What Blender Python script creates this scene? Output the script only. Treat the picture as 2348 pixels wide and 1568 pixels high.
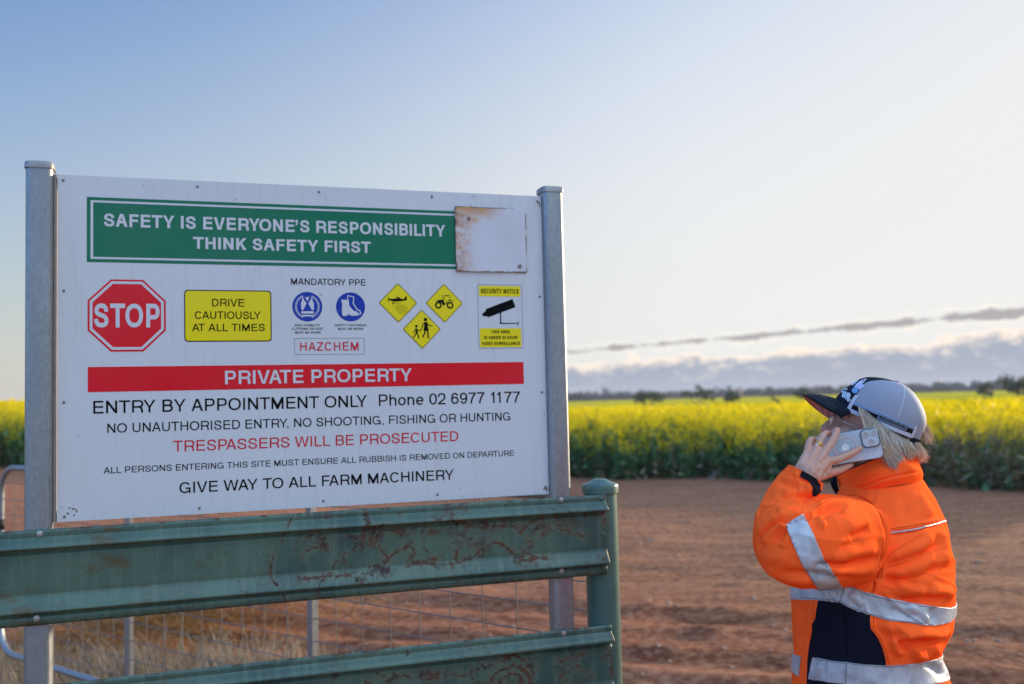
# Farm gate safety sign beside a flowering canola paddock, woman on the phone.  Blender 4.5, self-contained.
import bpy, bmesh, math, random
import numpy as np
from mathutils import Vector, Matrix
from mathutils.bvhtree import BVHTree

for _o in list(bpy.data.objects): bpy.data.objects.remove(_o)
SC = bpy.context.scene
COL = SC.collection
R = math.radians
rng = np.random.default_rng(7)
random.seed(7)

# ------------------------------------------------------------------ camera
EYE = 1.6
FPX = 35.0 * 2347 / 36.0            # focal length in pixels of a 2347 px wide picture
CX, CY = 1173.5, 784.0
PITCH, ROLL = 0.0603451268, 0.0252787521
_fw = np.array([0, math.cos(PITCH), math.sin(PITCH)])
_u0 = np.array([0, -math.sin(PITCH), math.cos(PITCH)])
_r0 = np.array([1.0, 0, 0])
_rt = _r0 * math.cos(ROLL) - _u0 * math.sin(ROLL)
_up = _u0 * math.cos(ROLL) + _r0 * math.sin(ROLL)
EYEP = np.array([0, 0, EYE])
cam = bpy.data.cameras.new('camera')
cam.lens = 35.0; cam.sensor_width = 36.0; cam.clip_start = 0.05; cam.clip_end = 20000
cam.dof.use_dof = True; cam.dof.focus_distance = 2.38; cam.dof.aperture_fstop = 3.0
camo = bpy.data.objects.new('camera', cam); COL.objects.link(camo)
M = Matrix.Identity(4)
for i in range(3):
    M[i][0], M[i][1], M[i][2] = _rt[i], _up[i], -_fw[i]
M[2][3] = EYE
camo.matrix_world = M
SC.camera = camo

# ------------------------------------------------------------------ sky, sun, exposure
SUN_EL, SUN_AZ = R(9.0), R(52.0)     # azimuth measured to the right of the view axis (+Y)
w = bpy.data.worlds.new("World"); SC.world = w; w.use_nodes = True
nt = w.node_tree; nt.nodes.clear(); NW = nt.nodes.new; LW = nt.links.new
wo = NW('ShaderNodeOutputWorld'); bg = NW('ShaderNodeBackground'); LW(bg.outputs[0], wo.inputs[0])
sky = NW('ShaderNodeTexSky'); sky.sky_type = 'NISHITA'; sky.sun_disc = False
sky.sun_elevation = SUN_EL; sky.sun_rotation = SUN_AZ
sky.air_density = 1.0; sky.dust_density = 0.6; sky.ozone_density = 2.0
bg.inputs['Strength'].default_value = 0.15

def wm(op, a, b=None, c=None, clamp=False):
    n = NW('ShaderNodeMath'); n.operation = op; n.use_clamp = clamp
    for i, v in enumerate((a, b, c)):
        if v is None: continue
        if isinstance(v, (int, float)): n.inputs[i].default_value = v
        else: LW(v, n.inputs[i])
    return n.outputs[0]
def wramp(x, lo, hi):
    n = NW('ShaderNodeMapRange'); n.interpolation_type = 'SMOOTHSTEP'
    for i, v in ((0, x), (1, lo), (2, hi)):
        if isinstance(v, (int, float)): n.inputs[i].default_value = v
        else: LW(v, n.inputs[i])
    n.inputs[3].default_value = 0; n.inputs[4].default_value = 1
    return n.outputs[0]
def wmix(f, a, b, mode='MIX'):
    n = NW('ShaderNodeMix'); n.data_type = 'RGBA'; n.blend_type = mode
    for s, v in ((n.inputs['Factor'], f), (n.inputs[6], a), (n.inputs[7], b)):
        if isinstance(v, (int, float)): s.default_value = v
        elif isinstance(v, tuple): s.default_value = v + (1,)
        else: LW(v, s)
    return n.outputs[2]
tc = NW('ShaderNodeTexCoord'); sx = NW('ShaderNodeSeparateXYZ'); LW(tc.outputs['Generated'], sx.inputs[0])
az = wm('MULTIPLY', wm('ARCTAN2', sx.outputs[0], sx.outputs[1]), 57.29578)      # degrees right of +Y
el = wm('MULTIPLY', wm('ARCSINE', sx.outputs[2]), 57.29578)
def wnoise(xs, ys, scale, detail, rough=.55, off=0.0):
    c = NW('ShaderNodeCombineXYZ'); LW(wm('MULTIPLY', az, xs), c.inputs[0]); LW(wm('MULTIPLY', el, ys), c.inputs[1])
    c.inputs[2].default_value = off
    n = NW('ShaderNodeTexNoise'); n.inputs['Scale'].default_value = scale; n.inputs['Detail'].default_value = detail
    n.inputs['Roughness'].default_value = rough; LW(c.outputs[0], n.inputs['Vector']); return n.outputs['Fac']
SKYBASE = sky.outputs[0]
lumn = NW('ShaderNodeRGBToBW'); LW(sky.outputs[0], lumn.inputs[0])
# thin high haze evens the glow round the low sun and pales the lower sky
soft = wm('DIVIDE', 1.0, wm('ADD', 1.0, wm('MULTIPLY', lumn.outputs[0], .16)))
vs = NW('ShaderNodeVectorMath'); vs.operation = 'SCALE'; LW(sky.outputs[0], vs.inputs[0]); LW(soft, vs.inputs['Scale'])
skc = wmix(1.0, vs.outputs[0], (1.0, 1.0, 1.16), 'MULTIPLY')
hazel = wm('MULTIPLY_ADD', az, -.42, el)
low = wramp(hazel, 36.0, 2.0)
hzc = wmix(wramp(az, -26.0, 14.0), (2.30, 2.27, 2.13), (3.12, 3.12, 3.08))
SKYBASE = wmix(wm('MULTIPLY', low, .93), skc, hzc)
# added fill light: unseen sky brightened overhead and behind the camera, bluer behind, noise-mottled
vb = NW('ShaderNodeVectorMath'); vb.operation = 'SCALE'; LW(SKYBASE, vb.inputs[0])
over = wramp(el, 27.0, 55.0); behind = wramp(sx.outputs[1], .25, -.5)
fillvar = wm('MULTIPLY_ADD', wramp(wnoise(.02, .05, 1.2, 5, .6, 4.0), .35, .65), .6, .7)
LW(wm('MULTIPLY_ADD', wm('MAXIMUM', wm('MULTIPLY', over, 1.7), wm('MULTIPLY', behind, .50)), fillvar, 1.0), vb.inputs['Scale'])
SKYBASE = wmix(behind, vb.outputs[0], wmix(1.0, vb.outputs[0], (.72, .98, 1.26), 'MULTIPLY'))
n1 = wnoise(1, 1.5, .34, 8, .64); n2 = wnoise(1, 1.9, .75, 7, .64, 9.0); n3 = wnoise(1, 1.0, .35, 6, .62, 3.0)
# long low bank of cumulus, its top climbing to the right, and a thin roll of cloud above it
toph = wm('ADD', wm('MULTIPLY_ADD', az, .030, 2.10), wm('ADD', wm('MULTIPLY', wm('SUBTRACT', n1, .5), 2.6), wm('MULTIPLY', wm('SUBTRACT', n2, .5), .7)))
dbank = wm('SUBTRACT', toph, el)
bank = wm('MULTIPLY', wramp(dbank, -.08, .24), wramp(az, -16.0, -3.0))
rollc = wm('ADD', wm('MULTIPLY_ADD', az, .049, 2.66), wm('MULTIPLY', wm('SUBTRACT', n3, .5), .45))
rollw = wm('ADD', wm('MULTIPLY_ADD', az, .0080, .05), wm('MULTIPLY', wm('SUBTRACT', n2, .5), 1.05))
droll = wm('SUBTRACT', rollw, wm('ABSOLUTE', wm('SUBTRACT', el, rollc)))
rollm = wm('MULTIPLY', wramp(droll, -.05, .12), wramp(az, -6.0, 5.0))
edge = wm('MULTIPLY', wramp(dbank, .75, .02), wramp(n2, .28, .50))
inner = wm('MULTIPLY', wramp(n2, .50, .72), wramp(dbank, 2.2, .3))
lit = wm('MAXIMUM', edge, wm('MULTIPLY', inner, .8))
CLOUD_DARK, CLOUD_LIT, ROLL_COL = (1.22, 1.42, 1.82), (4.3, 3.6, 2.9), (1.28, 1.21, 1.27)
bankc = wmix(lit, CLOUD_DARK, CLOUD_LIT)
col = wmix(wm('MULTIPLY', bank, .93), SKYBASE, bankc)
# bright rim just above the roll
rim = wm('MULTIPLY', wm('MULTIPLY', wramp(droll, -.30, -.05), wramp(n2, .40, .62)), wramp(az, 0.0, 9.0))
col = wmix(wm('MULTIPLY', rim, .5), col, (4.2, 3.7, 3.1))
col = wmix(wm('MULTIPLY', rollm, .85), col, ROLL_COL)
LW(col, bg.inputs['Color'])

sun = bpy.data.lights.new('sun', 'SUN'); sun.energy = 3.4; sun.angle = R(1.2); sun.color = (1.0, .78, .52)
suno = bpy.data.objects.new('sun', sun); COL.objects.link(suno)
SUNV = Vector((math.sin(SUN_AZ) * math.cos(SUN_EL), math.cos(SUN_AZ) * math.cos(SUN_EL), math.sin(SUN_EL)))
suno.rotation_euler = SUNV.to_track_quat('Z', 'Y').to_euler()
suno.location = (30, 25, 12)
SC.view_settings.view_transform = 'Standard'; SC.view_settings.look = 'None'
SC.view_settings.exposure = 0.9; SC.view_settings.gamma = 1.0
SC.render.engine = 'CYCLES'
SC.cycles.max_bounces = 6; SC.cycles.diffuse_bounces = 3; SC.cycles.glossy_bounces = 3
SC.cycles.transparent_max_bounces = 8; SC.cycles.sample_clamp_indirect = 6

# ------------------------------------------------------------------ helpers
def at(px, py, Y):
    """world point at forward distance Y on the sight line of a pixel of the 2347 px wide picture"""
    d = _fw + _rt * ((px - CX) / FPX) + _up * ((CY - py) / FPX)
    return EYEP + d * (Y / d[1])
def toview(P):
    P = np.asarray(P, float) - EYEP
    z = P @ _fw
    return np.stack([CX + FPX * (P @ _rt) / z, CY - FPX * (P @ _up) / z], -1)

ORG = {}
def origin(o):
    return ORG.get(o.name, np.zeros(3)) if o is not None else np.zeros(3)
def tag(o, label=None, cat=None, group=None, kind=None):
    if label: o['label'] = label
    if cat: o['category'] = cat
    if group: o['group'] = group
    if kind: o['kind'] = kind
    return o
def thing(name, loc, label, cat, group=None):
    o = bpy.data.objects.new(name, None); COL.objects.link(o); o.location = tuple(loc); o.empty_display_size = .1
    ORG[o.name] = np.array(loc, float)
    return tag(o, label, cat, group)
def mobj(name, V, F, mat, parent=None, smooth=False, label=None, auto=None):
    """one mesh object from world-space vertices"""
    V = np.asarray(V, float).reshape(-1, 3) - origin(parent)
    me = bpy.data.meshes.new(name)
    if isinstance(F, np.ndarray):
        k = F.shape[1]; n = len(F)
        me.vertices.add(len(V)); me.vertices.foreach_set('co', V.astype(np.float32).ravel())
        me.loops.add(n * k); me.loops.foreach_set('vertex_index', F.astype(np.int32).ravel())
        me.polygons.add(n); me.polygons.foreach_set('loop_start', np.arange(0, n * k, k, dtype=np.int32))
        me.polygons.foreach_set('loop_total', np.full(n, k, np.int32)); me.update(calc_edges=True); me.validate()
    else:
        me.from_pydata([tuple(v) for v in V], [], [tuple(int(i) for i in f) for f in F]); me.update()
    if smooth: me.polygons.foreach_set('use_smooth', [True] * len(me.polygons))
    if auto is not None:
        me.polygons.foreach_set('use_smooth', [True] * len(me.polygons)); me.set_sharp_from_angle(angle=R(auto))
    for m in (mat if isinstance(mat, (list, tuple)) else [mat]): me.materials.append(m)
    o = bpy.data.objects.new(name, me); COL.objects.link(o)
    ORG[o.name] = origin(parent)
    if parent is not None: o.parent = parent
    if label: o['label'] = label
    return o
def fattr(o, name, vals, dom='POINT'):
    a = o.data.attributes.new(name, 'FLOAT', dom); a.data.foreach_set('value', np.asarray(vals, np.float32))

class MB:
    """collects shapes into one mesh"""
    def __init__(s): s.V = []; s.F = []; s.n = 0
    def add(s, V, F):
        V = np.asarray(V, float).reshape(-1, 3); s.V.append(V); s.F += [tuple(int(i) + s.n for i in f) for f in F]; s.n += len(V)
    def box(s, c, ax, ay, az_):
        c, ax, ay, az_ = [np.asarray(v, float) for v in (c, ax, ay, az_)]
        V = [c + i * ax + j * ay + k * az_ for k in (-1, 1) for j in (-1, 1) for i in (-1, 1)]
        s.add(V, [(0, 2, 3, 1), (4, 5, 7, 6), (0, 1, 5, 4), (2, 6, 7, 3), (0, 4, 6, 2), (1, 3, 7, 5)])
    def tube(s, P, rad, n=10, cap=True, up=None, flat=1.0):
        P = np.asarray(P, float); m = len(P); rad = np.broadcast_to(np.asarray(rad, float), (m,))
        T = np.gradient(P, axis=0); T /= np.linalg.norm(T, axis=1)[:, None] + 1e-12
        a = np.array([0, 0, 1.0]) if up is None else np.asarray(up, float)
        if abs(a @ T[0]) > .95 and up is None: a = np.array([1.0, 0, 0])
        N = a - T[0] * (a @ T[0]); N /= np.linalg.norm(N); V = []
        for i in range(m):
            N = N - T[i] * (N @ T[i]); N /= np.linalg.norm(N); B = np.cross(T[i], N)
            for j in range(n):
                t = 2 * math.pi * j / n; V.append(P[i] + rad[i] * (math.cos(t) * N + flat * math.sin(t) * B))
        F = [(i * n + j, i * n + (j + 1) % n, (i + 1) * n + (j + 1) % n, (i + 1) * n + j) for i in range(m - 1) for j in range(n)]
        if cap:
            F.append(tuple(range(n - 1, -1, -1))); F.append(tuple((m - 1) * n + j for j in range(n)))
        s.add(V, F)
    def lathe(s, c, axis, prof, n=20, x=None):
        """prof: list of (radius, height along axis)"""
        axis = np.asarray(axis, float); axis = axis / np.linalg.norm(axis); c = np.asarray(c, float)
        a = np.array([1.0, 0, 0]) if abs(axis[0]) < .9 else np.array([0, 1.0, 0])
        N = a - axis * (a @ axis); N /= np.linalg.norm(N); B = np.cross(axis, N); V = []
        for r_, h_ in prof:
            for j in range(n):
                t = 2 * math.pi * j / n; V.append(c + axis * h_ + r_ * (math.cos(t) * N + math.sin(t) * B))
        m = len(prof)
        F = [(i * n + j, i * n + (j + 1) % n, (i + 1) * n + (j + 1) % n, (i + 1) * n + j) for i in range(m - 1) for j in range(n)]
        F.append(tuple(range(n - 1, -1, -1))); F.append(tuple((m - 1) * n + j for j in range(n)))
        s.add(V, F)
    def build(s, name, mat, parent=None, smooth=False, label=None, auto=None):
        return mobj(name, np.concatenate(s.V), s.F, mat, parent, smooth, label, auto)

# ------------------------------------------------------------------ materials
class Mat:
    def __init__(s, name, col=(.5, .5, .5), rough=.6, metal=0.0, spec=.5):
        s.m = bpy.data.materials.new(name); s.m.use_nodes = True; s.t = s.m.node_tree
        s.b = s.t.nodes['Principled BSDF']; s.b.inputs['Base Color'].default_value = tuple(col) + (1,)
        s.b.inputs['Roughness'].default_value = rough; s.b.inputs['Metallic'].default_value = metal
        s.b.inputs['Specular IOR Level'].default_value = spec; s._c = None
    def N(s, t): return s.t.nodes.new(t)
    def L(s, a, b): s.t.links.new(a, b)
    def set(s, sock, v):
        if v is None: return
        if isinstance(v, (int, float)): sock.default_value = v
        elif isinstance(v, tuple): sock.default_value = v + ((1,) if len(sock.default_value) == 4 and len(v) == 3 else ())
        else: s.L(v, sock)
    def obj(s):
        if s._c is None: s._c = s.N('ShaderNodeTexCoord')
        return s._c.outputs['Object']
    def map(s, scale=(1, 1, 1), loc=(0, 0, 0), rot=(0, 0, 0), src=None):
        m = s.N('ShaderNodeMapping'); s.L(src or s.obj(), m.inputs[0])
        m.inputs['Scale'].default_value = scale; m.inputs['Location'].default_value = loc; m.inputs['Rotation'].default_value = rot
        return m.outputs[0]
    def noise(s, scale, detail=4, rough=.55, vec=None, dist=0.0, out='Fac'):
        n = s.N('ShaderNodeTexNoise'); n.inputs['Scale'].default_value = scale; n.inputs['Detail'].default_value = detail
        n.inputs['Roughness'].default_value = rough; n.inputs['Distortion'].default_value = dist
        s.L(vec or s.obj(), n.inputs['Vector']); return n.outputs[out]
    def voro(s, scale, vec=None, out='Distance', feature='F1'):
        n = s.N('ShaderNodeTexVoronoi'); n.feature = feature; n.inputs['Scale'].default_value = scale
        s.L(vec or s.obj(), n.inputs['Vector']); return n.outputs[out]
    def math(s, op, a, b=None, c=None, clamp=False):
        n = s.N('ShaderNodeMath'); n.operation = op; n.use_clamp = clamp
        for i, v in enumerate((a, b, c)): s.set(n.inputs[i], v)
        return n.outputs[0]
    def ramp(s, x, lo, hi, a=0.0, b=1.0, smooth=True):
        n = s.N('ShaderNodeMapRange'); n.interpolation_type = 'SMOOTHSTEP' if smooth else 'LINEAR'
        for i, v in enumerate((x, lo, hi, a, b)): s.set(n.inputs[i], v)
        return n.outputs[0]
    def mix(s, f, a, b, mode='MIX'):
        n = s.N('ShaderNodeMix'); n.data_type = 'RGBA'; n.blend_type = mode
        s.set(n.inputs['Factor'], f); s.set(n.inputs[6], a); s.set(n.inputs[7], b); return n.outputs[2]
    def attr(s, name):
        n = s.N('ShaderNodeAttribute'); n.attribute_name = name; return n.outputs['Fac']
    def sep(s, vec=None):
        n = s.N('ShaderNodeSeparateXYZ'); s.L(vec or s.obj(), n.inputs[0]); return n.outputs
    def color(s, v): s.set(s.b.inputs['Base Color'], v); return s
    def rough(s, v): s.set(s.b.inputs['Roughness'], v); return s
    def bump(s, h, strength=.3, dist=.01):
        n = s.N('ShaderNodeBump'); n.inputs['Strength'].default_value = strength; n.inputs['Distance'].default_value = dist
        s.L(h, n.inputs['Height']); s.L(n.outputs[0], s.b.inputs['Normal']); return s
def plain(name, col, rough=.6, metal=0.0, spec=.4, var=.08, scale=30):
    m = Mat(name, col, rough, metal, spec); n = m.noise(scale, 3)
    m.color(m.mix(m.ramp(n, .3, .7), tuple(c * (1 - var) for c in col), tuple(c * (1 + var) for c in col))); return m.m
# ------------------------------------------------------------------ terrain
def sstep(x, a, b): t = np.clip((np.asarray(x, float) - a) / (b - a), 0, 1); return t * t * (3 - 2 * t)
TDIR = np.array([.905, -.425]); TNRM = np.array([.425, .905])        # the track runs along the paddock edge
def vnoise(x, y, seed=0):
    """cheap smooth noise, -1..1"""
    s = 0; r_ = np.random.default_rng(seed)
    for k in range(7):
        a = r_.uniform(0, 2 * math.pi); f = r_.uniform(.6, 1.9); p = r_.uniform(0, 6.28); s = s + np.sin((x * math.cos(a) + y * math.sin(a)) * f + p)
    return s / 4.2
def height(x, y):
    x = np.asarray(x, float); y = np.asarray(y, float); d = np.hypot(x, y)
    h = -1.25 * sstep(d, 35, 190) + 1.30 * sstep(d, 260, 640)
    h = h + .052 * np.clip(-x - 2.5, 0, 60) * sstep(y, 6, 15) * (1 - sstep(d, 40, 120))
    return h
def ruts(x, y):
    t = x * TNRM[0] + y * TNRM[1]; l = x * TDIR[0] + y * TDIR[1]; z = 0
    for c, wd, dp in ((5.6, .16, .022), (6.15, .15, .028), (7.1, .18, .034), (8.7, .16, .012), (9.9, .25, .014), (11.6, .2, .009), (13.2, .3, .012)):
        q = (t - c - .22 * np.sin(l * .35 + c) ) / wd; z = z - dp * np.exp(-q * q) + dp * .55 * np.exp(-(np.abs(q) - 1.9) ** 2 * 2.2)
    tt = x * TNRM[0] + y * TNRM[1]; z = z + (.02 + .02 * np.exp(-((tt - 10.8) / .35) ** 2)) * np.maximum(vnoise(x * 7, y * 7, 4), 0) ** 2 * np.clip(vnoise(x * 1.3, y * 2, 14) + .4, 0, 1)
    z = z + .008 * vnoise(x * 3, y * 3, 1) + .006 * vnoise(x * 9, y * 9, 2) + .012 * vnoise(x * .7, y * .7, 3)
    return z * sstep(y, 1.5, 4.5) * (1 - sstep(y, 20, 30))
def axis_pts(lo, hi, step, far, growth=1.22):
    a = list(np.arange(lo, hi, step)); s_ = step; x = a[0]; L_ = []
    while x > -far: s_ *= growth; x -= s_; L_.append(x)
    s_ = step; x = a[-1]; R_ = []
    while x < far: s_ *= growth; x += s_; R_.append(x)
    return np.array(L_[::-1] + a + R_)
gx = axis_pts(-6, 9.5, .055, 6000); gy = axis_pts(3.5, 19.5, .06, 6000)
GX, GY = np.meshgrid(gx, gy); gz = height(GX, GY) + ruts(GX, GY); nx, ny = len(gx), len(gy)
idx = np.arange(nx * ny).reshape(ny, nx); GF = np.stack([idx[:-1, :-1], idx[:-1, 1:], idx[1:, 1:], idx[1:, :-1]], -1).reshape(-1, 4)
mg_ = Mat('red_dirt', (.25, .11, .06), .9, 0, .15)
ang = math.atan2(TDIR[1], TDIR[0]); tr = mg_.map((.16, 1.5, 1), rot=(0, 0, -ang)); tr2 = mg_.map((.6, 4.2, 1), rot=(0, 0, -ang))
a1 = mg_.noise(.95, 5, .6, tr, .15); a2 = mg_.noise(1.0, 4, .6, tr2); a3 = mg_.noise(14, 6, .65); a4 = mg_.noise(.35, 4, .55); a5 = mg_.noise(85, 4, .6)
S_ = mg_.sep(); redder = mg_.ramp(mg_.math('ADD', S_[0], mg_.math('MULTIPLY', a4, 2.0)), 4.0, -.6)
tv = mg_.math('ADD', mg_.math('MULTIPLY', S_[0], float(TNRM[0])), mg_.math('MULTIPLY', S_[1], float(TNRM[1])))
tv = mg_.math('ADD', tv, mg_.math('MULTIPLY', mg_.math('SUBTRACT', a1, .5), 2.2))
cr_ = mg_.N('ShaderNodeValToRGB'); mg_.L(mg_.ramp(tv, 4.0, 20.0, 0, 1, False), cr_.inputs[0]); el_ = cr_.color_ramp.elements
for i, (t_, c_) in enumerate(((4.0, (0.388, 0.139, 0.064)), (5.5, (0.417, 0.167, 0.087)), (6.1, (0.228, 0.065, 0.029)), (7.0, (0.262, 0.080, 0.036)), (7.7, (0.320, 0.122, 0.057)), (9.3, (0.310, 0.130, 0.064)), (10.6, (0.262, 0.117, 0.064)), (11.2, (0.349, 0.147, 0.072)), (13.5, (0.427, 0.189, 0.094)), (17.0, (0.349, 0.155, 0.084)), (20.0, (0.281, 0.130, 0.072)))):
    e_ = el_[i] if i < 2 else el_.new((t_ - 4) / 16); e_.position = (t_ - 4) / 16; e_.color = c_ + (1,)
g0 = mg_.mix(mg_.math('MULTIPLY', redder, .55), cr_.outputs[0], (.40, .150, .075))
g = mg_.mix(mg_.ramp(mg_.math('MULTIPLY_ADD', a2, .55, mg_.math('MULTIPLY', a3, .5)), .40, .64), mg_.mix(1.0, g0, (.52, .44, .40), 'MULTIPLY'), g0)
g = mg_.mix(mg_.math('MULTIPLY', mg_.ramp(a3, .40, .68), .38), g, (.50, .28, .16)); g = mg_.mix(mg_.math('MULTIPLY', mg_.ramp(a5, .56, .70), .40), g, (.15, .085, .058))
st_ = mg_.ramp(mg_.voro(26), .16, .08); g = mg_.mix(mg_.math('MULTIPLY', st_, mg_.ramp(mg_.noise(3, 2), .55, .7)), g, (.52, .40, .32))
mg_.color(g); mg_.bump(mg_.math('ADD', mg_.math('MULTIPLY', a3, .8), mg_.math('MULTIPLY', a5, .5)), .9, .03)
ground = mobj('ground', np.stack([GX, GY, gz], -1), GF, mg_.m, smooth=True); tag(ground, 'red dirt track and verge with wheel ruts', kind='structure')

# loose stones
def edge_y0(x): return np.interp(x, [-30, -12, 0, 1.24, 4.79, 7.05, 7.86, 10, 14], [26, 21.6, 21, 20.7, 19, 16.8, 15.4, 11.5, 7])
def blob_batch(P, rad, seed, flat=.6):
    ico = [(0, 0, 1), (.89, 0, .45), (.28, .85, .45), (-.72, .53, .45), (-.72, -.53, .45), (.28, -.85, .45), (.72, .53, -.45), (-.28, .85, -.45), (-.89, 0, -.45), (-.28, -.85, -.45), (.72, -.53, -.45), (0, 0, -1)]
    f = [(0, 1, 2), (0, 2, 3), (0, 3, 4), (0, 4, 5), (0, 5, 1), (1, 6, 2), (2, 7, 3), (3, 8, 4), (4, 9, 5), (5, 10, 1), (2, 6, 7), (3, 7, 8), (4, 8, 9), (5, 9, 10), (1, 10, 6), (6, 11, 7), (7, 11, 8), (8, 11, 9), (9, 11, 10), (10, 11, 6)]
    r_ = np.random.default_rng(seed); n = len(P); V = np.array(ico)[None] * (rad[:, None, None]) * r_.uniform(.7, 1.3, (n, 12, 3)); V[..., 2] *= flat
    V = V + P[:, None]; F = np.array(f)[None] + (np.arange(n) * 12)[:, None, None]; return V.reshape(-1, 3), F.reshape(-1, 3)
n = 2600; yy = 4.5 + 15.5 * rng.random(n) ** 1.2; xx = (rng.random(n) - .35) * yy * 1.1; rad = .004 + .016 * rng.random(n) ** 4
rad[rng.random(n) < .012] *= 1.9; Pz = height(xx, yy) + ruts(xx, yy) + rad * .25
nw = 900; lw = rng.uniform(-9, 11, nw); tw = np.where(rng.random(nw) < .6, 10.8, np.where(rng.random(nw) < .5, 7.6, 14.6)) + rng.normal(0, .28, nw); xw = lw * TDIR[0] + tw * TNRM[0]; yw = lw * TDIR[1] + tw * TNRM[1]; okw = (yw > 4.5) & (yw < edge_y0(xw)); xw, yw = xw[okw], yw[okw]; rw = .007 + .017 * rng.random(len(xw)) ** 3
xx = np.concatenate([xx, xw]); yy = np.concatenate([yy, yw]); rad = np.concatenate([rad, rw]); Pz = height(xx, yy) + ruts(xx, yy) + rad * .2
V, F = blob_batch(np.stack([xx, yy, Pz], -1), rad, 3); mp_ = Mat('stone', (.24, .15, .10), .85, 0, .2); mp_.color(mp_.mix(mp_.noise(6, 2), (.32, .17, .095), (.54, .40, .30)))
tag(mobj('pebbles', V, F, mp_.m, smooth=True), 'small pale stones and clods scattered on the red dirt', kind='stuff')

# ------------------------------------------------------------------ canola
EX = np.array([-400, -60, -30, -12, 0, 1.24, 4.79, 7.05, 7.86, 10, 14, 40, 400.]); EY = np.array([160, 40, 26, 21.6, 21.0, 20.7, 19.0, 16.8, 15.4, 11.5, 7.0, -6, -150.])
def edge_y(x): return np.interp(x, EX, EY) + .22 * np.sin(x * 2.3) + .15 * np.sin(x * 5.1 + 1)
def leafmat(name, c, tr, amt, var):
    m = Mat(name, c, .6, 0, .25); n = m.attr('shade'); cc = m.mix(n, tuple(x * (1 - var) for x in c), tuple(min(1, x * (1 + var)) for x in c)); m.color(cc)
    t = m.N('ShaderNodeBsdfTranslucent'); m.L(m.mix(1.0, cc, tr, 'MULTIPLY'), t.inputs[0]); mx = m.N('ShaderNodeMixShader'); mx.inputs[0].default_value = amt
    o = m.t.nodes['Material Output']; m.L(m.b.outputs[0], mx.inputs[1]); m.L(t.outputs[0], mx.inputs[2]); m.L(mx.outputs[0], o.inputs[0]); return m.m
MFLOW = leafmat('canola_flower', (.88, .70, .004), (1, .97, .5), .42, .12); MSTALK = leafmat('canola_stalk', (.11, .215, .095), (.9, 1.1, .5), .30, .45); MDRYSTALK = leafmat('canola_dry_stalk', (.27, .215, .145), (1, .95, .7), .2, .35)
def quad(c, a, b): return [c - a - b, c + a - b, c + a + b, c - a + b]
def plant(r_, H, nb, nf, fs, nl, dry=.12):
    """quads + material slots of one plant: 0 stalk, 1 flower, 2 dry stalk"""
    Q, Mx = [], []; rv = lambda: np.array([r_.uniform(-1, 1), r_.uniform(-1, 1), r_.uniform(-1, 1)])
    def stem(p, q, w0):
        d = q - p
        for k in range(2):
            s_ = np.cross(d, np.array([math.cos(k * 1.57), math.sin(k * 1.57), .1])); s_ = s_ / np.linalg.norm(s_) * w0; Q.append([p - s_, p + s_, q + s_ * .5, q - s_ * .5]); Mx.append(2 if ((p[2] < .45 or dry > .3) and r_.random() < dry * 2.6) else 0)
    lean = np.array([r_.uniform(-.10, .10), r_.uniform(-.10, .10), 0]) * H; top = np.array([lean[0], lean[1], H * .84]); stem(np.zeros(3), top, .006 + .004 * (nb < 5))
    tips = [top + np.array([0, 0, .05])]
    for k in range(nb):
        t = r_.uniform(.42, .88); a = r_.uniform(0, 6.28); o = r_.uniform(.05, .20); p = top * t; q = np.array([top[0] + math.cos(a) * o, top[1] + math.sin(a) * o, H * r_.uniform(.72, 1.0)]); stem(p, q, .004); tips.append(q)
    for q in tips:
        for k in range(nf):
            c = q + np.array([r_.gauss(0, .020), r_.gauss(0, .020), r_.uniform(-.07, .045)]); a = rv(); a /= np.linalg.norm(a); b = np.cross(a, rv()); b /= np.linalg.norm(b) + 1e-6; s_ = fs * r_.uniform(.7, 1.25); Q.append(quad(c, a * s_, b * s_)); Mx.append(1)
    for k in range(nl):
        z = H * (r_.uniform(.02, .74)); a = r_.uniform(0, 6.28); L_ = r_.uniform(.045, .095) * (1.25 - z / H * .8); c = lean * z / H + np.array([math.cos(a) * L_ * .8, math.sin(a) * L_ * .8, z + r_.uniform(-.03, .03)])
        d = np.array([math.cos(a), math.sin(a), r_.uniform(-.9, .5)]); d /= np.linalg.norm(d); w_ = np.cross(d, np.array([0, 0, 1.0]) + .5 * rv()); w_ /= np.linalg.norm(w_); Q.append(quad(c, d * L_, w_ * L_ * r_.uniform(.28, .45))); Mx.append(2 if (z < (.35 if dry < .3 else .8) * H and r_.random() < dry * 2.0) else 0)
    return np.array(Q), np.array(Mx)
class Batch:
    def __init__(s): s.V, s.M, s.S = [], [], []
    def scatter(s, protos, P, scale, rot, shade):
        k = rng.integers(0, len(protos), len(P))
        for j, (Q, Mx) in enumerate(protos):
            I = np.where(k == j)[0]
            if not len(I): continue
            c, s_ = np.cos(rot[I]), np.sin(rot[I]); q = Q.reshape(-1, 3); X = q[None, :, 0] * c[:, None] - q[None, :, 1] * s_[:, None]; Y = q[None, :, 0] * s_[:, None] + q[None, :, 1] * c[:, None]
            V = np.stack([X, Y, np.broadcast_to(q[None, :, 2], X.shape)], -1) * scale[I][:, None, None] + P[I][:, None]
            s.V.append(V.reshape(-1, 3)); s.M.append(np.tile(Mx, len(I))); s.S.append(np.repeat(np.clip(shade[I][:, None] + rng.normal(0, .22, (len(I), len(Q))), 0, 1), 4, axis=1).ravel())
    def build(s, name, mats):
        V = np.concatenate(s.V); n = len(V) // 4; o = mobj(name, V, np.arange(n * 4).reshape(-1, 4), mats); o.data.polygons.foreach_set('material_index', np.concatenate(s.M).astype(np.int32)); fattr(o, 'shade', np.concatenate(s.S)); return o
r_ = random.Random(11)
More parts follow.
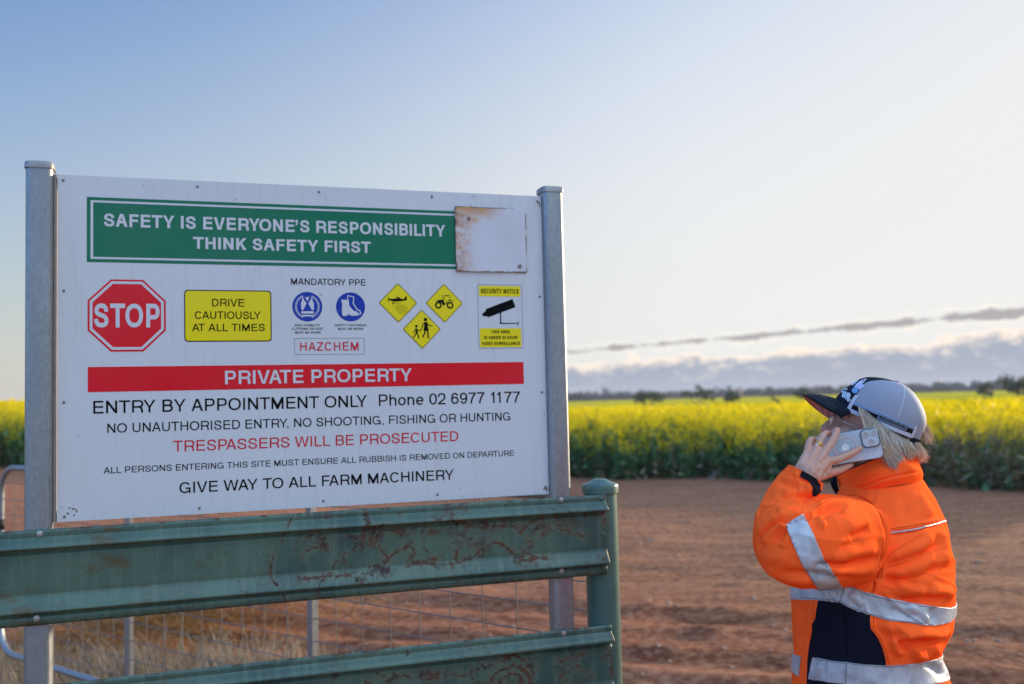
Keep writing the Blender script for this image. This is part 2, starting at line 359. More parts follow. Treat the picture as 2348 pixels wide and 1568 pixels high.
near = [plant(r_, r_.uniform(.98, 1.38), r_.randint(5, 8), 9, .0105, 26, .10) for _ in range(9)]; front = [plant(r_, r_.uniform(.85, 1.30), r_.randint(5, 8), 4, .0125, 30, .16) for _ in range(8)]; neardry = [plant(r_, r_.uniform(1.0, 1.25), r_.randint(4, 6), 4, .010, 20, .34) for _ in range(6)]
mid = [plant(r_, r_.uniform(1.05, 1.3), 5, 5, .018, 6, .05) for _ in range(7)]; far = [plant(r_, r_.uniform(1.05, 1.28), 4, 3, .034, 1, 0) for _ in range(6)]
def field_pts(d0, d1, dens):
    n = int(dens * 94 * (d1 - d0)); x = rng.uniform(-48, 46, n); d = rng.uniform(d0, d1, n); y = edge_y(x) + d; a = np.degrees(np.arctan2(x, y)); ok = (np.abs(a) < 33) & (y > 6); return np.stack([x, y], -1)[ok]
cb = Batch()
for d0, d1, dens, pr in ((0.0, 1.0, 38, None), (1.0, 3.2, 24, near), (3.2, 11, 13, mid), (11, 42, 5.5, far)):
    P2 = field_pts(d0, d1, dens); P3 = np.column_stack([P2, height(P2[:, 0], P2[:, 1]) - .01]); n = len(P3); sc = rng.uniform(.84, 1.10, n) * (1 + .07 * vnoise(P2[:, 0] * .8, P2[:, 1] * .8, 5)); sh = np.clip(.5 + .35 * vnoise(P2[:, 0] * .5, P2[:, 1] * .5, 6), 0, 1)
    if pr is None:
        dryside = sstep(P2[:, 0], 4.6, 6.2); pick = rng.random(n) < (.14 + .84 * dryside)
        for m_, q in ((pick, neardry), (~pick, front)): cb.scatter(q, P3[m_], sc[m_] * np.where(rng.random(m_.sum()) < .3, .78, .97), rng.uniform(0, 6.28, m_.sum()), sh[m_])
    elif pr is near:
        dryside = sstep(P2[:, 0], 4.8, 6.6) * .8; pick = rng.random(n) < dryside
        for m_, q in ((pick, neardry), (~pick, near)): cb.scatter(q, P3[m_], sc[m_] * 1.02, rng.uniform(0, 6.28, m_.sum()), sh[m_])
    else: cb.scatter(pr, P3, sc * 1.03, rng.uniform(0, 6.28, n), sh)
crop = cb.build('canola_crop', [MSTALK, MFLOW, MDRYSTALK]); tag(crop, 'yellow flowering canola plants standing in a dense green stalked crop', kind='stuff')
# closed canopy of the paddock behind its first metres
fr = np.concatenate([np.arange(1.6, 20, .35), np.geomspace(20, 690, 150)]); fxs = np.concatenate([np.linspace(-1, -.56, 6), np.linspace(-.55, .60, 330), np.linspace(.62, 1, 6)])
FA, FD = np.meshgrid(fxs, fr); FXX = FA * (FD + 22) * 1.0; FYY = np.maximum(edge_y(FXX), -30) + FD; FXX = FA * np.hypot(FYY, 1) * 1.0; FYY = edge_y(FXX) + FD
dd = np.hypot(FXX, FYY); bump = .07 * vnoise(FXX * 2.2, FYY * 2.2, 8) + .05 * rng.normal(0, 1, FXX.shape) * sstep(dd, 10, 60) + .05 * vnoise(FXX * .3, FYY * .3, 9)
FZ = height(FXX, FYY) + .80 + .26 * sstep(FD, 3, 45) + bump
ii = np.arange(FXX.size).reshape(FXX.shape); FF = np.stack([ii[:-1, :-1], ii[:-1, 1:], ii[1:, 1:], ii[1:, :-1]], -1).reshape(-1, 4)
mf = Mat('canola_canopy', (.7, .5, .01), .9, 0, .0); d_ = mf.attr('dep'); q1 = mf.noise(9, 4, .6); q2 = mf.noise(.045, 4, .6, mf.map((1, .28, 1))); q3 = mf.noise(.6, 3)
yel = mf.mix(mf.ramp(q2, .38, .62), (.66, .56, .006), (.88, .68, .005)); grn = (.11, .18, .04)
mf.color(mf.mix(mf.math('MULTIPLY', mf.ramp(q1, mf.ramp(d_, 0, 40, .62, .30), mf.ramp(d_, 0, 40, .74, .52)), mf.ramp(q3, .2, .55, .75, 1.0)), grn, yel))
tl = mf.N('ShaderNodeBsdfTranslucent'); mf.L(yel, tl.inputs[0]); mx = mf.N('ShaderNodeMixShader'); mx.inputs[0].default_value = .25; mf.L(mf.b.outputs[0], mx.inputs[1]); mf.L(tl.outputs[0], mx.inputs[2]); mf.L(mx.outputs[0], mf.t.nodes['Material Output'].inputs[0])
cano = mobj('distant_canola', np.stack([FXX, FYY, FZ], -1), FF, mf.m, smooth=False); fattr(cano, 'dep', FD.ravel()); tag(cano, 'far yellow canola paddock stretching to the dark tree line', kind='stuff')

# ------------------------------------------------------------------ trees
MLEAF = leafmat('gum_leaf', (.085, .095, .050), (.9, 1, .5), .18, .45); MBARK = plain('bark', (.10, .08, .06), .9, 0, .1, .3, 4)
def leaf_cloud(P, size, seed):
    r_ = np.random.default_rng(seed); n = len(P); a = r_.normal(size=(n, 3)); a /= np.linalg.norm(a, axis=1)[:, None]; b = np.cross(a, r_.normal(size=(n, 3))); b /= np.linalg.norm(b, axis=1)[:, None]; s_ = (size * r_.uniform(.6, 1.3, n))[:, None]
    V = np.stack([P - a * s_ - b * s_ * .6, P + a * s_ - b * s_ * .6, P + a * s_ + b * s_ * .6, P - a * s_ + b * s_ * .6], 1); return V.reshape(-1, 3), np.arange(4 * n).reshape(-1, 4)
def crown_pts(c, R_, n, seed, clumps=10):
    r_ = np.random.default_rng(seed); out = []
    cs = r_.normal(size=(clumps, 3)); cs /= np.linalg.norm(cs, axis=1)[:, None]; cs = cs * r_.uniform(.35, .85, clumps)[:, None] * R_; rr = r_.uniform(.28, .50, clumps)
    for k in range(clumps):
        m = n // clumps; p = r_.normal(size=(m, 3)); p /= np.linalg.norm(p, axis=1)[:, None]; p = p * (r_.random(m) ** .45)[:, None] * rr[k] * R_; out.append(cs[k] + p)
    return np.concatenate(out) + c
def tree(name, label, px, pybase, dist, h, wd, seed, kind='round', cat='tree'):
    p = at(px, pybase, dist); x, y = p[0], p[1]; z = float(height(x, y)) + .2; r_ = random.Random(seed); t = thing(name, (x, y, z), label, cat, 'lone trees standing in the canola paddock')
    m_ = MB(); c0 = np.array([x, y, z])
    if kind == 'forked':
        limbs = [(-.30, .0, .75), (.32, .1, .80), (.05, -.2, .9), (.45, .1, .55)]; m_.tube([c0 - (0, 0, .4), c0 + (0, 0, .18 * h)], [.16 * h / 4, .12 * h / 4], 7)
        for lx, ly, lz in limbs: m_.tube([c0 + (0, 0, .15 * h), c0 + np.array([lx * .55 * wd, ly * wd, .42 * h]), c0 + np.array([lx * wd, ly * wd, lz * h])], [.10 * h / 4, .07 * h / 4, .03 * h / 4], 6)
        P_ = np.concatenate([crown_pts(c0 + np.array([lx * wd, ly * wd, lz * h]), np.array([wd * .30, wd * .3, h * .22]), 150, seed + i, 5) for i, (lx, ly, lz) in enumerate(limbs)])
    elif kind == 'bush':
        m_.tube([c0 - (0, 0, .4), c0 + (0, 0, .4 * h)], [.12, .05], 7); P_ = crown_pts(c0 + (0, 0, .52 * h), np.array([wd * .55, wd * .5, h * .55]), 520, seed, 9)
    else:
        for k in range(5):
            a = r_.uniform(0, 6.28); rr = wd * r_.uniform(.1, .4); m_.tube([c0 + np.array([rr * .3 * math.cos(a), rr * .3 * math.sin(a), -.4]), c0 + np.array([rr * .7 * math.cos(a), rr * .7 * math.sin(a), .35 * h]), c0 + np.array([rr * math.cos(a), rr * math.sin(a), .8 * h])], [.10 * h / 4, .07 * h / 4, .03 * h / 4], 6)
        P_ = crown_pts(c0 + (0, 0, .66 * h), np.array([wd * .5, wd * .5, h * .36]), 900, seed, 13)
    m_.build('trunk', MBARK, t, smooth=True); V, F = leaf_cloud(P_, .028 * h + .05, seed); o = mobj('crown', V, F, MLEAF, t); fattr(o, 'shade', np.repeat(np.random.default_rng(seed).uniform(0, 1, len(P_)), 4))
tree('field_tree', 'broad dense grey green tree, the leftmost out in the yellow paddock', 1489, 932, 200, 4.36, 6.24, 1)
tree('field_tree', 'thin forked tree with bare leaning limbs between two denser paddock trees', 1597, 932, 205, 4.70, 5.52, 2, 'forked')
tree('field_tree', 'small upright tree just right of the forked one in the paddock', 1677, 927, 215, 3.80, 3.60, 3)
tree('field_shrub', 'tiny rounded dark bush alone in the yellow paddock left of the cap brim', 1775, 921, 235, 2.12, 2.88, 4, 'bush', 'shrub')
tree('field_tree', 'spreading tree partly hidden behind the tip of the cap brim', 1848, 914, 240, 4.70, 5.52, 5)
tree('field_tree', 'dark compact tree in the paddock to the right of the woman', 2264, 914, 210, 4.47, 4.08, 6)
tree('field_tree', 'large olive tree at the far right edge of the paddock', 2340, 918, 175, 5.81, 6.72, 7)
# far wood behind the paddock
wr = np.random.default_rng(21); n = 1500; wa = wr.uniform(-.66, .70, n); wd_ = wr.uniform(655, 800, n); wx = wd_ * np.sin(wa); wy = wd_ * np.cos(wa)
wh = 7.0 + 2.2 * vnoise(wa * 14, wa * 3, 12) + wr.normal(0, .9, n) + 3.2 * (wr.random(n) < .03); ww = wr.uniform(3.6, 6.2, n); PW = []
for i in range(n):
    c = np.array([wx[i], wy[i], height(wx[i], wy[i]) + wh[i] * .5]); q = wr.normal(size=(46, 3)); q /= np.linalg.norm(q, axis=1)[:, None]; PW.append(c + q * np.array([ww[i] * .8, ww[i] * .8, wh[i] * .52]) * (wr.random(46) ** .35)[:, None])
PW = np.concatenate(PW); V, F = leaf_cloud(PW, 1.0, 22); wood = mobj('distant_wood', V, F, leafmat('wood_leaf', (.088, .084, .086), (.9, 1, .6), .1, .3)); fattr(wood, 'shade', np.repeat(wr.uniform(0, 1, len(PW)), 4)); tag(wood, 'long dark band of trees on the horizon behind the canola', kind='stuff')

# ------------------------------------------------------------------ dry grass and straw behind the gate
MSTRAW = leafmat('straw', (.44, .21, .048), (1, .9, .6), .25, .45); MHAY = leafmat('dry_grass', (.34, .265, .18), (1, .95, .8), .25, .40)
def blades(P, H, W, seed, lean=.5, flat=False):
    r_ = np.random.default_rng(seed); n = len(P); a = r_.uniform(0, 6.28, n); d = np.stack([np.cos(a), np.sin(a), np.zeros(n)], -1); l = (r_.normal(0, lean, n))[:, None]
    s_ = np.stack([-np.sin(a), np.cos(a), np.zeros(n)], -1) * (W * r_.uniform(.6, 1.3, n))[:, None]; Hh = (H * r_.uniform(.5, 1.2, n))[:, None]; up = np.array([0, 0, 1.0])
    if flat: up = np.array([0, 0, .0]) + r_.normal(0, .22, n)[:, None] * np.array([0, 0, 1.0]); m1 = P + d * Hh * .5 + up * Hh * .5 + np.array([0, 0, .012]); tp = P + d * Hh + up * Hh * .6
    else: m1 = P + up * Hh * .55 + d * l * Hh * .22; tp = P + up * Hh * .95 + d * l * Hh * .7
    V = np.stack([P - s_, P + s_, m1 + s_ * .8, m1 - s_ * .8, m1 - s_ * .8, m1 + s_ * .8, tp + s_ * .2, tp - s_ * .2], 1).reshape(-1, 3); return V, np.arange(8 * n).reshape(-1, 4)
def mound(x, y): return .30 * np.exp(-(((x + 1.75) / .75) ** 2 + ((y - 7.4) / .65) ** 2)) + .20 * np.exp(-(((x + 2.9) / .7) ** 2 + ((y - 7.9) / .7) ** 2)) + .10 * np.exp(-(((x + 1.1) / .5) ** 2 + ((y - 6.5) / .5) ** 2))
hr = np.random.default_rng(31); n = 7000; hx = hr.normal(-2.5, .58, n); hy = hr.normal(7.25, .46, n); P_ = np.stack([hx, hy, height(hx, hy) + ruts(hx, hy) + mound(hx, hy) + hr.uniform(-.03, .05, n)], -1)
V, F = blades(P_, .16, .0042, 32, flat=True); o1 = mobj('straw_heap', V, F, MSTRAW); fattr(o1, 'shade', np.repeat(np.clip(hr.uniform(0, 1, n) ** 1.3, 0, 1), 8)); tag(o1, 'matted heap of golden brown straw on the dirt behind the gate', kind='stuff')
n = 9000; k = hr.integers(0, 120, n); kx = hr.uniform(-3.6, -1.35, 120); ky = 5.35 + .95 * hr.random(120) ** 1.3 + .10 * np.abs(kx + 2.3); hx = kx[k] + hr.normal(0, .11, n); hy = ky[k] + hr.normal(0, .11, n); P_ = np.stack([hx, hy, height(hx, hy) + ruts(hx, hy) - .01], -1)
V, F = blades(P_, np.clip(hr.normal(.13, .06, n), .03, .33), .0030, 33, .8); o2 = mobj('dry_grass', V, F, MHAY); fattr(o2, 'shade', np.repeat(np.clip(hr.normal(.5, .3, n), 0, 1), 8)); tag(o2, 'pale dead grass tufts growing along the foot of the gate', kind='stuff')
# straw bedding under the blades
sx_, sy_ = np.meshgrid(np.linspace(-4.2, 0.1, 60), np.linspace(5.6, 9.2, 50)); sz_ = height(sx_, sy_) + ruts(sx_, sy_) + mound(sx_, sy_) + .018 * hr.normal(size=sx_.shape) - .028

# thin morning air between here and the far wood
hz_ = MB(); hz_.box((0, 500, 8.0), (1500, 0, 0), (0, 1000, 0), (0, 0, 11.0)); mhz = bpy.data.materials.new('air'); mhz.use_nodes = True; tz = mhz.node_tree; tz.nodes.clear()
oz = tz.nodes.new('ShaderNodeOutputMaterial'); vz = tz.nodes.new('ShaderNodeVolumePrincipled'); vz.inputs['Color'].default_value = (.74, .82, 1.0, 1); vz.inputs['Density'].default_value = .00019; vz.inputs['Anisotropy'].default_value = .2; tz.links.new(vz.outputs[0], oz.inputs['Volume'])
tag(hz_.build('haze', mhz), 'thin pale air over the paddock', kind='stuff')
# ------------------------------------------------------------------ sign board frame
YAW = 0.327929098
SO = np.array([-1.17497945, 2.5663017, EYE - 0.276656807])       # lower left corner of the board front
SD = np.array([math.cos(YAW), math.sin(YAW), 0]); SN = np.array([math.sin(YAW), -math.cos(YAW), 0]); SZ = np.array([0, 0, 1.0])
BW, BH = 1.3455, 0.9
def B(u, v, off=0.0): return SO + SD * u + SZ * v + SN * off

# ------------------------------------------------------------------ lettering drawn from strokes (grotesque capitals)
def arcp(cx, cy, rx, ry, a0, a1, n=16, p=2.25):
    P = []
    for i in range(n + 1):
        a = R(a0 + (a1 - a0) * i / n); c, s_ = math.cos(a), math.sin(a)
        P.append((cx + rx * math.copysign(abs(c) ** (2 / p), c), cy + ry * math.copysign(abs(s_) ** (2 / p), s_)))
    return P
def catmull(P, n=5):
    P = [np.array(p, float) for p in P]; Q = [2 * P[0] - P[1]] + P + [2 * P[-1] - P[-2]]; out = []
    for i in range(1, len(Q) - 2):
        for k in range(n):
            t = k / n; a, b, c, d = Q[i - 1:i + 3]
            out.append(.5 * (2 * b + (c - a) * t + (2 * a - 5 * b + 4 * c - d) * t * t + (3 * b - a - 3 * c + d) * t ** 3))
    out.append(P[-1]); return [tuple(p) for p in out]
def ribbon(P, h, closed=False, hv=None):
    """quads along a polyline; hv = half width used for horizontal runs"""
    P = [np.array(p, float) for p in P]; n = len(P); hv = hv or h; L, Rr = [], []
    for i in range(n):
        a = P[i - 1] if (i or closed) else P[i]; c = P[(i + 1) % n] if (i < n - 1 or closed) else P[i]
        if closed and i == 0: a = P[-1]
        d = c - a; d = d / (np.linalg.norm(d) + 1e-9); m = np.array([-d[1], d[0]])
        hh = h * abs(m[0]) + hv * abs(m[1]); hh = math.sqrt((h * m[0]) ** 2 + (hv * m[1]) ** 2)
        L.append(P[i] + m * hh); Rr.append(P[i] - m * hh)
    return [[tuple(L[i]), tuple(Rr[i]), tuple(Rr[(i + 1) % n]), tuple(L[(i + 1) % n])] for i in range(n if closed else n - 1)]
def rc(x0, y0, x1, y1): return [[(x0, y0), (x1, y0), (x1, y1), (x0, y1)]]
AFM = {'A': (667, 14, 654), 'B': (667, 74, 627), 'C': (722, 44, 681), 'D': (722, 81, 674), 'E': (667, 86, 616), 'F': (611, 86, 583), 'G': (778, 48, 704),
       'H': (722, 77, 646), 'I': (278, 97, 182), 'K': (667, 76, 663), 'L': (556, 76, 537), 'M': (833, 73, 761), 'N': (722, 76, 646), 'O': (778, 39, 739),
       'P': (667, 86, 622), 'R': (722, 88, 684), 'S': (667, 49, 620), 'T': (611, 14, 597), 'U': (722, 79, 644), 'V': (667, 20, 647), 'W': (944, 16, 928),
       'Y': (667, 14, 653), 'Z': (611, 23, 588), '0': (556, 37, 519), '1': (556, 120, 345), '2': (556, 26, 507), '4': (556, 25, 523), '6': (556, 38, 518),
       '7': (556, 37, 523), '9': (556, 42, 514), "'": (222, 60, 157), ',': (278, 87, 191), '#': (556, 28, 529), 'h': (556, 65, 491), 'o': (556, 35, 521),
       'n': (556, 65, 491), 'e': (556, 40, 516), 'd': (556, 35, 499), 'i': (222, 67, 154), 't': (278, 14, 257), 'f': (278, 14, 262), 'r': (333, 77, 332),
       'l': (222, 67, 155), 'y': (500, 11, 489), 'a': (556, 36, 495), 'm': (833, 65, 769), ' ': (278, 0, 0)}
KERN = {'AT': 120, 'TA': 120, 'AV': 70, 'VA': 80, 'AY': 100, 'YA': 110, 'LT': 110, 'LY': 140, 'TO': 40, 'RY': 50, 'PA': 120, 'AW': 50, 'WA': 50, 'FA': 80,
        'RT': 30, 'YO': 85, 'Y,': 140, '11': 150, 'FE': 0, 'OV': 50, 'RV': 50, 'TI': 0, '77': 0, 'UA': 30, 'FO': 30, 'TY': 0, 'ET': 0, 'FI': 0, 'TW': 0}
def glyph(ch, w, W):
    h = w / 2; b = w * .88; hb = b / 2; X = .73
    ry = .5 - hb
    if ch == 'I' : return rc(0, 0, W, 1)
    if ch == 'l': return rc(0, 0, W, 1)
    if ch == 'i': return rc(0, 0, W, X) + rc(0, .87, W, 1)
    if ch == 'L': return rc(0, 0, w, 1) + rc(w, 0, W, b)
    if ch == 'E': return rc(0, 0, w, 1) + rc(w, 0, W, b) + rc(w, .52 - hb, W * .95, .52 + hb) + rc(w, 1 - b, W * .98, 1)
    if ch == 'F': return rc(0, 0, w, 1) + rc(w, .50 - hb, W * .92, .50 + hb) + rc(w, 1 - b, W, 1)
    if ch == 'H': return rc(0, 0, w, 1) + rc(W - w, 0, W, 1) + rc(w, .52 - hb, W - w, .52 + hb)
    if ch == 'T': return rc(0, 1 - b, W, 1) + rc(W / 2 - h, 0, W / 2 + h, 1 - b)
    if ch == 'N': return rc(0, 0, w, 1) + rc(W - w, 0, W, 1) + [[(w, 1), (w, 1 - w * 1.9), (W - w, 0), (W - w, w * 1.9)]]
    if ch == 'M':
        k = w * .55
        return rc(0, 0, w, 1) + rc(W - w, 0, W, 1) + [[(w, 1), (w, 1 - 2.9 * w), (W / 2 - k * .9, 0), (W / 2, 0), (W / 2, 2.5 * w)], [(W - w, 1), (W / 2, 2.5 * w), (W / 2, 0), (W / 2 + k * .9, 0), (W - w, 1 - 2.9 * w)]]
    if ch == 'A':
        k = w * 1.07; q = w * .58
        xl = lambda y: k + (W / 2 - k) * y * .98
        return [[(0, 0), (k, 0), (W / 2, .96 - w * .9), (W / 2, 1), (W / 2 - q, 1)], [(W - k, 0), (W, 0), (W / 2 + q, 1), (W / 2, 1), (W / 2, .96 - w * .9)],
                [(xl(.27) - .02, .27), (W - xl(.27) + .02, .27), (W - xl(.27 + b) + .02, .27 + b), (xl(.27 + b) - .02, .27 + b)]]
    if ch == 'V':
        k = w * 1.07; q = w * .58
        return [[(0, 1), (k, 1), (W / 2, w * .95), (W / 2, 0), (W / 2 - q, 0)], [(W - k, 1), (W, 1), (W / 2 + q, 0), (W / 2, 0), (W / 2, w * .95)]]
    if ch == 'W':
        k = w * 1.04; q = w * .54; a, c, m = W * .27, W * .73, W / 2
        return [[(0, 1), (k, 1), (a + q * .9, 0), (a - q, 0)], [(a - q * .2, .22 * w), (a + q, 0), (m + q * .2, 1 - .6 * w), (m + q * .5, 1), (m - q, 1)],
                [(m - q * .2, 1 - .6 * w), (c - q, 0), (c + q * .2, .22 * w), (m + q, 1), (m - q * .5, 1)], [(W - k, 1), (W, 1), (c + q, 0), (c - q * .9, 0)]]
    if ch == 'Y':
        k = w * 1.1
        return rc(W / 2 - h, 0, W / 2 + h, .40) + [[(0, 1), (k, 1), (W / 2, .40 + w * .75), (W / 2, .40), (W / 2 - h, .40)], [(W - k, 1), (W, 1), (W / 2 + h, .40), (W / 2, .40), (W / 2, .40 + w * .75)]]
    if ch == 'K': return rc(0, 0, w, 1) + [[(w, .30), (w, .30 + w * 1.4), (W - w * 1.35, 1), (W, 1)], [(W * .36, .50), (W * .50, .64), (W, 0), (W - w * 1.3, 0)]]
    if ch == 'Z': return rc(0, 0, W, b) + rc(0, 1 - b, W * .97, 1) + [[(0, b), (w * 1.35, b), (W * .97, 1 - b), (W * .97 - w * 1.35, 1 - b)]]
    if ch in 'O0': return ribbon(arcp(W / 2, .5, W / 2 - h, ry, 0, 345, 23, 2.2), h, True, hb)
    if ch == 'C': return ribbon(arcp(W / 2, .5, W / 2 - h, ry, 33, 327, 24), h, False, hb)
    if ch == 'G': return ribbon(arcp(W / 2, .5, W / 2 - h, ry, 33, 318, 24), h, False, hb) + rc(W - w * .92, 0, W, .5) + rc(W * .54, .5 - b, W - w * .92, .5)
    if ch == 'D': return rc(0, 0, w, 1) + ribbon([(w, 1 - hb)] + arcp(W * .42, .5, W * .58 - h, ry, 90, -90, 16) + [(w, hb)], h, False, hb)
    if ch in 'PR':
        ym = .455 if ch == 'R' else .43; r2 = (1 - hb - ym) / 2; o = rc(0, 0, w, 1) + ribbon([(w, 1 - hb)] + arcp(W * .58, 1 - hb - r2, W * .42 - h, r2, 90, -90, 12) + [(w, ym)], h, False, hb)
        if ch == 'R': o += ribbon(catmull([(W * .55, ym), (W * .80, ym - .07), (W * .86, .22), (W * .88, .08), (W - h * .9, 0)], 4), h, False, hb)
        return o
    if ch == 'B':
        ym = .53; r1 = (1 - hb - ym) / 2; r2 = (ym - hb) / 2
        return rc(0, 0, w, 1) + ribbon([(w, 1 - hb)] + arcp(W * .58, 1 - hb - r1, W * .37 - h, r1, 90, -90, 12) + [(w, ym)], h, False, hb) + ribbon([(W * .5, ym)] + arcp(W * .58, hb + r2, W * .42 - h, r2, 90, -90, 12) + [(w, hb)], h, False, hb)
    if ch == 'S':
        q = [(.97, .69), (.93, .83), (.78, .965), (.5, 1.0), (.2, .95), (.06, .79), (.10, .64), (.30, .555), (.55, .50), (.82, .425), (.99, .27), (.93, .09), (.75, .015), (.5, -.0), (.22, .04), (.06, .16), (.02, .32)]
        return ribbon(catmull([(h + x * (W - w), hb + y * (1 - b)) for x, y in q], 3), h, False, hb)
    if ch == 'U': return ribbon([(h, 1)] + arcp(W / 2, .36, W / 2 - h, .36 - hb, 180, 360, 16) + [(W - h, 1)], h, False, hb)
    if ch == '1': return rc(W - w, 0, W, 1) + ribbon(catmull([(0, .755), (W * .36, .785), (W - w * .8, 1 - hb)], 4), hb)
    if ch == '7': return rc(0, 1 - b, W, 1) + ribbon(catmull([(W - h * 1.2, 1 - b), (W * .62, .62), (W * .42, .3), (W * .33, 0)], 4), h)
    if ch == '2': return rc(0, 0, W, b) + ribbon(arcp(W / 2, .70, W / 2 - h, .30 - hb, 185, 0, 12) + catmull([(W - h, .68), (W * .80, .46), (W * .40, .26), (h * 1.2, b * .9)], 4)[1:], h, False, hb)
    if ch == '4': return rc(W * .62, 0, W * .62 + w, 1) + rc(0, .22, W, .22 + b) + [[(0, .22), (0, .22 + b * 1.3), (W * .62 - w * .4, 1), (W * .62 + .01, 1)]]
    if ch in '69':
        P = ribbon(arcp(W / 2, .33, W / 2 - h, .33 - hb, 0, 340, 18, 2.1), h, True, hb) + ribbon([(h, .33)] + arcp(W / 2, .5, W / 2 - h, ry, 178, 32, 14), h, False, hb)
        return P if ch == '6' else [[(W - x, 1 - y) for x, y in q] for q in P]
    if ch in ",'":
        y = 0 if ch == ',' else 1 - w; return rc(W - w, y, W, y + w) + [[(W - w * .5, y), (W, y), (W - .1 * w, y - w * .55), (W - w * .7, y - w * 1.15), (W - w, y - w * .95)]]
    if ch == '#': return [[(W * .18, 0), (W * .18 + w * .8, 0), (W * .40 + w * .8, 1), (W * .40, 1)], [(W * .55, 0), (W * .55 + w * .8, 0), (W * .77 + w * .8, 1), (W * .77, 1)]] + rc(0, .28, W * .95, .28 + b * .8) + rc(W * .06, .62, W, .62 + b * .8)
    if ch in 'nh': return rc(0, 0, w, X if ch == 'n' else 1) + ribbon([(w * .6, .42)] + arcp(W / 2 + h * .1, X - .27, W / 2 - h * 1.1, .27 - hb, 165, 0, 10) + [(W - h, 0)], h, False, hb)
    if ch == 'm': return rc(0, 0, w, X) + ribbon([(w * .6, .42)] + arcp(W / 4 + h * .5, X - .25, W / 4 - h * .5, .25 - hb, 165, 0, 10) + [(W / 2, 0)], h, False, hb) + ribbon([(W / 2, .42)] + arcp(W * .75 - h * .5, X - .25, W / 4 - h * .5, .25 - hb, 165, 0, 10) + [(W - h, 0)], h, False, hb)
    if ch == 'r': return rc(0, 0, w, X) + ribbon(arcp(W, X - .30, W - h, .30 - hb, 180, 90, 8), h, False, hb)
    if ch == 'o': return ribbon(arcp(W / 2, X / 2, W / 2 - h, X / 2 - hb, 0, 342, 19, 2.1), h, True, hb)
    if ch == 'e': return ribbon(arcp(W / 2, X / 2, W / 2 - h, X / 2 - hb, 0, 318, 19, 2.1), h, False, hb) + rc(h, X / 2 - hb, W - h * .4, X / 2 + hb)
    if ch in 'da': return ribbon(arcp(W / 2 - h * .2, X / 2, W / 2 - h * 1.2, X / 2 - hb, 0, 342, 19, 2.1), h, True, hb) + rc(W - w, 0, W, 1 if ch == 'd' else X)
    if ch == 't': return rc(W * .3, .04, W * .3 + w, .93) + rc(0, X - b, W, X) + rc(W * .3 + w, 0, W, b)
    if ch == 'f': return rc(W * .3, 0, W * .3 + w, .82) + rc(0, X - b, W, X) + ribbon(arcp(W, .80, W * .7 - h, .20 - hb, 180, 90, 6), h, False, hb)
    if ch == 'y': return [[(0, X), (w * 1.1, X), (W / 2 + h * .4, 0), (W / 2 - h, 0)], [(W - w * 1.1, X), (W, X), (W / 2, -.12), (W * .25, -.28), (W * .12, -.28), (W * .12, -.19), (W / 2 - h * .9, -.02)]]
    return []
def text_polys(s, cap, weight, space=0.0):
    """list of (polygon, order) with capital height cap, plus total width"""
    x = 0.0; out = []; first = None; last = 0
    for i, ch in enumerate(s):
        adv, a, b_ = AFM[ch]
        if i: x -= KERN.get(s[i - 1] + ch, 0) / 718
        if ch != ' ':
            W = (b_ - a) / 718
            if ch in 'Iil': c_ = (a + b_) / 2 / 718; W = weight; x0 = x + c_ - weight / 2
            else: x0 = x + a / 718
            if first is None: first = x0
            for k, q in enumerate(glyph(ch, weight, W)): out.append(([((x0 + px) * cap, py * cap) for px, py in q], k))
            last = x0 + W
        x += adv / 718 + space
    return [([(px - first * cap, py) for px, py in q], k) for q, k in out], (last - first) * cap
def text_mesh(mb, s, u0, u1, v, cap, weight, off, place=None, space=0.0):
    P, wd = text_polys(s, cap, weight, space); sxx = (u1 - u0) / wd; place = place or B
    for q, k in P:
        mb.add([place(u0 + px * sxx, v + py, off + .00008 * (k % 5)) for px, py in q], [tuple(range(len(q)))])
def poly_mesh(mb, P, off, place=None):
    place = place or B; mb.add([place(u, v, off) for u, v in P], [tuple(range(len(P)))])
def rrect(u0, v0, u1, v1, r, n=5):
    P = []
    for cx, cy, a in ((u1 - r, v1 - r, 0), (u0 + r, v1 - r, 90), (u0 + r, v0 + r, 180), (u1 - r, v0 + r, 270)):
        for i in range(n + 1): t = R(a + 90 * i / n); P.append((cx + r * math.cos(t), cy + r * math.sin(t)))
    return P
def inset_loop(mb, P, Q, off):
    n = len(P); mb.add([B(u, v, off) for u, v in P] + [B(u, v, off) for u, v in Q], [(i, (i + 1) % n, n + (i + 1) % n, n + i) for i in range(n)])
def rpoly(P, r, n=4):
    """round the corners of a polygon"""
    out = []; m = len(P)
    for i in range(m):
        a, b_, c = [np.array(P[(i + k) % m], float) for k in (-1, 0, 1)]
        u = (a - b_) / np.linalg.norm(a - b_); v = (c - b_) / np.linalg.norm(c - b_); p, q = b_ + u * r, b_ + v * r
        for k in range(n + 1): t = k / n; out.append(tuple((1 - t) ** 2 * p + 2 * t * (1 - t) * b_ + t * t * q))
    return out

